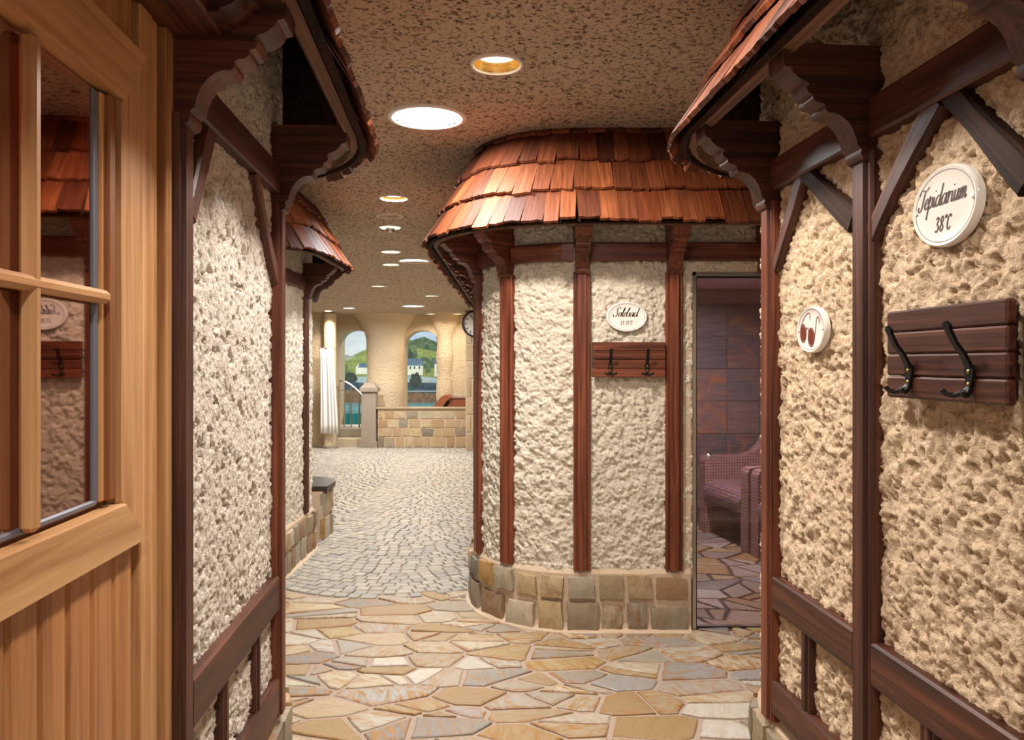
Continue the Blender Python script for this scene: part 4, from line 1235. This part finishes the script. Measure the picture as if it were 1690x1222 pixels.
# ------------------------------------------------------------------ far end: arches, low wall, pool and murals
def far(px, py, Y): return Vector(((px - 845) / FPX * Y, Y, EYE - (py - 600) / FPX * Y))
AY = 15.0
def arch_wall():
    """wall with two arched openings, grid front and back plus the curved soffit"""
    op = [(-3.30, -2.70, 2.17, 1.95), (-2.06, -1.36, 2.16, 1.86)]       # x0, x1, crown, spring
    xs = np.unique(np.concatenate([np.linspace(-7.4, -3.3, 30), np.linspace(-3.3, -1.3, 90), np.linspace(-1.3, 1.4, 30), [o[0] for o in op], [o[1] for o in op]]))
    def bot(x):
        for (a, b, c, s_) in op:
            if a < x < b:
                u = (x - (a + b) / 2) / ((b - a) / 2); return s_ + (c - s_) * math.sqrt(max(0, 1 - u * u))
        return 0.0
    m = MB()
    for x0, x1 in zip(xs[:-1], xs[1:]):
        if x1 - x0 < 1e-6: continue
        e = 1e-5; b0, b1 = bot(x0 + e), bot(x1 - e)
        m.add([(x0, AY, b0), (x1, AY, b1), (x1, AY, 2.9), (x0, AY, 2.9), (x0, AY + .55, b0), (x1, AY + .55, b1), (x1, AY + .55, 2.9), (x0, AY + .55, 2.9)],
              [(0, 1, 2, 3), (7, 6, 5, 4), (0, 4, 5, 1)])
    for (a, b, c, s_) in op:
        for x in (a, b): m.add([(x, AY, 0), (x, AY + .55, 0), (x, AY + .55, s_), (x, AY, s_)], [(0, 1, 2, 3)])
    return m
wb = arch_wall().build('wall_back', M_stucco_far); tag(wb, 'rough warm stucco wall with two arches towards the pool', kind='structure')
def column(x, y, r, flare, name, parent):
    prof = []
    for k in range(33):
        z = 2.5 * k / 32; f = max(0, (z - 1.75) / .75); prof.append((r + flare * f ** 2.2 + .012 * math.sin(9.3 * z + x), z))
    m = MB().lathe(prof, 36, T(x, y, 0)); r_ = random.Random(3)
    m.v = [v + Vector((r_.uniform(-.006, .006), r_.uniform(-.006, .006), 0)) for v in m.v]
    return m.build(name, M_stucco_far, parent, smooth=True)
column(-2.40, 14.95, .345, .26, 'column', wb); column(-1.27, 15.1, .17, .18, 'column', wb)
wl = MB().box((-7.4, 14.3, 0), (-3.40, 15.0, 2.9)).build('wall_back_left', M_stucco_far); tag(wl, 'plain stucco wall left of the curtain', kind='structure')
nt = MB().box((-3.66, 14.285, .85), (-3.58, 14.302, 1.30), .002).build('notice_board', M_paper); tag(nt, 'narrow pale notice on the wall left of the curtain', 'notice')
sidew = MB().box((-5.6, 6.9, 0), (-5.4, 14.4, 2.9)).build('wall_side_left', M_stucco_far); tag(sidew, 'stucco side wall of the hall', kind='structure')
rc = MB().box((-1.1, 16.4, 0), (1.0, 16.6, 2.9)); rc.box((-.82, 14.5, 0), (-.62, 16.5, 2.9))
rc = rc.build('wall_recess', M_stucco_far); tag(rc, 'stucco recess right of the arches', kind='structure')
# lamp-lit round column carrying the curtain
cl = empty('round_column', T(-3.27, 14.15, 0), 'short round stucco column lit from above behind the curtain', 'column')
MB().lathe([(.112, 0), (.112, 2.42)], 24, T(-3.27, 14.15, 0)).build('shaft', M_stucco_far, cl, smooth=True)
MB().lathe([(.15, 0), (.15, .05), (.112, .06)], 24, T(-3.27, 14.15, 0)).build('foot', M_granite, cl, smooth=True)
M = T(-3.22, 13.80, 2.45); lp = empty('ceiling_lamp', M, 'small ceiling spotlight shining on the round column', 'lamp')
MB().lathe([(0, -.012), (.05, -.012), (.06, 0), (0, 0)], 16, M).build('diffuser', M_lamp_warm, lp)
area_light('lamp_light', M @ T(0, 0, -.02), .05, 16, AMBER, lp, 120)
cur = MB(); n = 64; hs = 9; vs = []; fs = []
for j in range(hs + 1):
    z = .28 + (1.80 - .28) * j / hs; k = 1 - j / hs
    for i in range(n + 1):
        u = i / n; x = -3.40 + u * (.22 + .10 * k); ph = (u + .05 * math.sin(9 * u)) * 2 * PI * 4.5 + .8 * math.sin(5 * u + j * .12)
        vs.append((x, 14.00 - .016 * math.sin(ph) - .03 * k * u, z))
for j in range(hs):
    for i in range(n): a = j * (n + 1) + i; fs.append((a, a + 1, a + n + 2, a + n + 1))
cur.add(vs, fs); cu = cur.build('curtain', M_cloth, smooth=True); tag(cu, 'white gathered curtain hanging beside the pool arch', 'curtain')
so = cu.modifiers.new('thickness', 'SOLIDIFY'); so.thickness = .006
MB().tube([(-3.42, 14.0, 1.80), (-3.14, 14.0, 1.80)], .012, 8).build('curtain_rail', M_steel, cu)
# granite pillar
pl = empty('granite_pillar', T(-2.58, 14.25, 0), 'grey granite pillar at the end of the low stone wall', 'pillar')
def sq(z0, z1, a, b=None):
    b = b or a; x, y = -2.58, 14.30
    return MB().add([(x + sx * r, y + sy * r, z) for (r, z) in ((a, z0), (b, z1)) for sx, sy in ((-1, -1), (1, -1), (1, 1), (-1, 1))], [(3, 2, 1, 0), (4, 5, 6, 7)] + [(i, (i + 1) % 4, 4 + (i + 1) % 4, 4 + i) for i in range(4)])
sq(.0, .12, .155).build('base', M_granite, pl); sq(.12, 1.02, .135, .125).build('shaft', M_granite, pl); sq(1.02, 1.09, .16).build('cap', M_granite, pl); sq(1.09, 1.18, .15, .07).build('cap_top', M_granite, pl)
# low ashlar wall
lwp = Path([(-.80, 14.20), (-2.42, 14.20)], [])
lw = MB().box((-2.42, 14.20, 0), (-.80, 14.42, .70)).build('low_wall', M_mortar); tag(lw, 'low ashlar stone wall in front of the pool', kind='structure')
r_ = random.Random(31)
def ashlar(path, s0, s1, courses, parent, seed, d=.014, wr=(.12, .30), mat=None):
    r_ = random.Random(seed)
    for (za, zb) in courses:
        s = s0
        while s < s1 - .02:
            w_ = r_.uniform(*wr); w_ = s1 - s if s1 - s - w_ < wr[0] * .6 else w_
            link_obj('ashlar_block', base_block(w_ - .012, zb - za - .012, d, r_, 2).mesh('ashlar_block', mat or M_ashlar), parent, path.frame(s + w_ / 2, 0, (za + zb) / 2)); s += w_
ashlar(lwp, .0, lwp.len, ((.01, .21), (.21, .37), (.37, .53), (.53, .68)), lw, 5)
MB().box((-2.45, 14.17, .70), (-.78, 14.44, .735), .008).build('coping', M_ashlar, lw)
ps = MB().box((-.80, 13.70, 0), (-.50, 14.45, 2.9)).build('stone_pilaster', M_mortar); tag(ps, 'tall stone faced pilaster carrying the round clock', kind='structure')
pp = Path([(-.50, 13.70), (-.80, 13.70)], []); pp2 = Path([(-.80, 13.70), (-.80, 14.2)], [])
cs = [(.01 + .31 * k, .01 + .31 * (k + 1)) for k in range(8)]
ashlar(pp, 0, pp.len, cs, ps, 8, .012, (.14, .32), M_ashlar_light); ashlar(pp2, 0, pp2.len, cs, ps, 9, .012, (.2, .4), M_ashlar_light)
# wall clock
M = frame_from((-.66, 13.655, 2.19), (1, 0, 0), (0, 0, 1), (0, -1, 0))
M = frame_from((-.635, 13.64, 2.215), Vector((.94, .0, 0)).normalized(), (0, 0, 1), (0, -1, 0))
ck = empty('wall_clock', M, 'round black rimmed wall clock beside the turret', 'clock')
R_ = .235
MB().lathe([(R_ * .86, .0), (R_ * .86, .03), (R_ * .9, .045), (R_, .04), (R_, -.02), (R_ * .86, -.02), (R_ * .86, 0)], 40, M).build('rim', M_black, ck, smooth=True)
MB().lathe([(0, .008), (R_ * .87, .008), (R_ * .87, -.01), (0, -.01)], 40, M).build('dial', M_paper, ck)
m = MB()
for k in range(12):
    a = k * PI / 6; m.box((-.007, R_ * .60, .009), (.007, R_ * .78, .011), 0, M @ Matrix.Rotation(a, 4, 'Z'))
m.build('hour_marks', M_black, ck)
for ang, ln_, wd in ((-1.05, .10, .012), (.5, .16, .008)):
    MB().box((-wd / 2, -.02, .012), (wd / 2, ln_, .015), 0, M @ Matrix.Rotation(ang, 4, 'Z')).build('hand', M_black, ck)
# steps, pool rim, water
stp = empty('pool_steps', T(-2.95, 14.2, 0), 'two stone steps up to the pool rim beside the curtain', 'steps')
MB().box((-3.20, 14.32, 0), (-2.70, 15.0, .16), .01).build('step', M_ashlar, stp); MB().box((-3.20, 14.60, .16), (-2.70, 15.0, .32), .01).build('step', M_ashlar, stp)
pr = MB().box((-3.30, 14.98, .0), (-2.06, 15.6, .34)); pr.box((-2.10, 15.0, 0), (-1.3, 15.6, .34)); pr = pr.build('pool_rim', M_trim); tag(pr, 'white pool rim under the arches', kind='structure')
wt = MB().box((-6.9, 15.56, .0), (-1.12, 19.95, .55)).build('pool_water', M_water); tag(wt, 'turquoise pool water behind the arches', 'water', kind='stuff')
wt2 = MB()
for j in range(8):
    x = -3.28 + j * .075
    wt2.box((x, 15.40 + .01 * (j % 2), .33), (x + .073, 15.56, .55), .006)
wt2 = wt2.build('spill_edge', M_pooltile, wt)
# handrail
hr = empty('handrail', T(-2.95, 14.75, .0), 'curved steel handrail on the pool steps', 'handrail')
MB().tube(catmull([(-3.26, 14.8, 1.20), (-3.15, 14.8, 1.19), (-3.02, 14.8, 1.12), (-2.90, 14.8, 1.02), (-2.80, 14.8, .92)], 5), .018, 8).build('rail', M_steel, hr, smooth=True)
for x, zt in ((-3.24, 1.19), (-3.15, 1.17), (-3.02, 1.10), (-2.87, .98)): MB().tube([(x, 14.8, .322), (x, 14.8, zt)], .010 if x < -2.9 else .016, 8).build('baluster', M_steel, hr, smooth=True)
MB().tube([(-3.22, 14.8, 1.02), (-3.05, 14.8, 1.02), (-3.05, 14.8, .55)], .008, 6).build('inner_rail', M_steel, hr, smooth=True)
# brown vinyl slide / lounger behind the low wall
lo = empty('brown_lounger', T(-1.2, 14.8, .4), 'brown padded lounger behind the low stone wall', 'lounger')
pf = [(-1.55, .40), (-1.50, .68), (-1.40, .80), (-1.32, .90), (-1.25, .945), (-1.17, .945), (-1.12, .90), (-1.20, .84), (-1.27, .74), (-1.34, .62), (-1.36, .40)]
MB().prism(pf, 14.52, 14.92, 'xz').build('side_roll', M_leather, lo, smooth=True)
MB().prism([(-1.30, .40), (-1.22, .70), (-1.10, .88), (-.84, .88), (-.84, .40)], 14.60, 14.90, 'xz').build('backrest', M_leather, lo)
MB().box((-1.22, 14.585, .86), (-.84, 14.92, .90), .01).build('top_edge', plain('brown_vinyl_dark', (96, 52, 36), .4), lo)
# mural on the far pool wall (flat painted landscape)
MY = 20.0
wm = MB().box((-7.0, MY + .02, 0), (0, MY + .2, 3.6)).build('wall_mural', M_stucco_far); tag(wm, 'far pool wall carrying the painted landscape', kind='structure')
def mural_mat(name, a, b, sc_=6):
    N = NT(name); v = N.coord('Object', (1, 1, 1.6)); n = N.noise(v, sc_, 5, .65, .6)
    N.set(Base_Color=N.ramp(n, [(.32, a), (.68, b)]), Roughness=.7); return N.m
MM = {'sky': mural_mat('paint_sky', (176, 186, 200), (206, 206, 206), 1.2), 'blue': mural_mat('paint_blue_sky', (146, 166, 196), (196, 206, 220), 1.6), 'hill_far': mural_mat('paint_far_hill', (128, 140, 128), (160, 164, 140)), 'hill': mural_mat('paint_hill', (96, 116, 58), (160, 162, 92), 5), 'hill_dark': mural_mat('paint_dark_hill', (38, 60, 44), (104, 124, 84), 6),
      'meadow': mural_mat('paint_meadow', (112, 126, 66), (150, 150, 90), 9), 'house': mural_mat('paint_house', (206, 200, 180), (224, 220, 204)), 'roof': mural_mat('paint_roof', (70, 92, 116), (104, 122, 138)), 'bush': mural_mat('paint_bush', (36, 44, 40), (70, 74, 62), 10),
      'river': mural_mat('paint_river', (134, 152, 160), (180, 186, 186)), 'bank': mural_mat('paint_bank', (34, 50, 60), (74, 90, 94), 8), 'rock': mural_mat('paint_rock', (94, 72, 54), (150, 112, 84), 8), 'dark': mural_mat('paint_window', (50, 56, 60), (70, 74, 76))}
mu = empty('wall_mural_painting', T(-3.2, MY, 1.5), 'painted landscape mural of green hills and white houses beyond the pool', 'mural')
lay = [0]
def paint(name, mat, pts):
    lay[0] += 1; d = MY + .015 - .0011 * lay[0]
    P_ = [far(x, y, MY) for x, y in pts]; poly = [(p.x, p.z) for p in P_]
    MB().prism(poly, d, MY + .03, 'xz').build(name, MM[mat], mu)
def blob(cx_, cy_, rx, ry, n=14, j=.18, seed=0):
    r_ = random.Random(seed + int(cx_ * 7 + cy_)); return [(cx_ + rx * math.cos(2 * PI * k / n) * r_.uniform(1 - j, 1 + j), cy_ + ry * math.sin(2 * PI * k / n) * r_.uniform(1 - j, 1 + j)) for k in range(n)]
paint('painted_sky', 'sky', [(480, 662), (640, 662), (640, 500), (480, 500)]); paint('painted_sky', 'blue', [(640, 662), (800, 662), (800, 500), (640, 500)])
paint('painted_hill', 'hill_far', [(540, 662), (540, 590), (565, 585), (580, 588), (600, 578), (625, 570), (640, 572), (640, 662)])
paint('painted_hill', 'hill', [(540, 662), (540, 600), (562, 594), (575, 596), (590, 584), (604, 577), (625, 580), (640, 662)])
paint('painted_hill', 'hill_dark', [(640, 662), (640, 570), (664, 560), (680, 562), (700, 556), (720, 565), (740, 568), (760, 580), (760, 662)])
paint('painted_hill', 'hill', [(640, 662), (640, 585), (672, 582), (690, 574), (715, 580), (760, 588), (760, 662)])
paint('painted_meadow', 'meadow', [(540, 662), (540, 606), (575, 605), (600, 600), (640, 605), (700, 612), (770, 612), (770, 662)])
for (x, y, rx, ry) in ((678, 588, 5, 9), (685, 586, 4, 8), (706, 604, 6, 12), (716, 600, 6, 10), (571, 606, 3, 4), (570, 616, 7, 6), (700, 592, 6, 4)): paint('painted_tree', 'bush' if ry > 8 and x < 690 else 'hill_dark', blob(x, y, rx, ry))
paint('painted_river', 'river', [(540, 662), (540, 624), (600, 622), (664, 621), (700, 622), (770, 630), (770, 662)])
paint('painted_house', 'house', [(587, 618), (587, 607), (592, 601), (598, 607), (606, 607), (606, 618)]); paint('painted_roof', 'roof', [(590, 607), (594, 600), (604, 600), (607, 607)])
paint('painted_house', 'house', [(660, 620), (660, 603), (698, 603), (698, 620)]); paint('painted_roof', 'roof', [(658, 604), (664, 592), (696, 592), (701, 604)])
paint('painted_house', 'house', [(717, 622), (717, 600), (740, 600), (740, 622)]); paint('painted_roof', 'roof', [(715, 601), (719, 592), (742, 592), (742, 601)])
for x in (668, 676, 683, 691, 721, 726): paint('painted_window', 'dark', [(x, 609), (x + 2.4, 609), (x + 2.4, 605), (x, 605)])
for x in (721, 726): paint('painted_window', 'dark', [(x, 616), (x + 2.4, 616), (x + 2.4, 612), (x, 612)])
paint('painted_bank', 'bank', [(540, 662), (540, 632), (570, 629), (610, 634), (640, 636), (664, 631), (700, 632), (770, 634), (770, 662)])
for (x, y, rx, ry) in ((580, 624, 9, 8), (566, 628, 6, 9), (686, 628, 9, 12)): paint('painted_bush', 'bush', blob(x, y, rx, ry, 18))
paint('painted_shore_line', 'river', [(640, 647), (640, 645), (770, 645), (770, 647)])
paint('painted_rocks', 'rock', [(540, 664), (540, 646), (600, 644), (650, 649), (690, 648), (720, 650), (770, 648), (770, 664)])
# lamps over the pool, out of sight above the arches
plc = MB().box((-7.0, 15.5, 3.5), (-.9, 20.2, 3.6)).build('ceiling_pool', M_stucco_far); tag(plc, 'ceiling over the pool', kind='structure')
for x, y in ((-4.2, 17.5), (-2.4, 17.5)):
    M = T(x, y, 3.5); lp = empty('pool_lamp', M, '%s ceiling lamp above the pool behind the arches' % ('left' if x < -3 else 'right'), 'lamp', 'lamps above the pool')
    MB().lathe([(0, -.02), (.18, -.02), (.2, 0), (0, 0)], 20, M).build('diffuser', M_lamp_cool, lp)
    area_light('lamp_light', M @ T(0, 0, -.03), .2, 150, COOL, lp, 175)
bpy.context.view_layer.update()
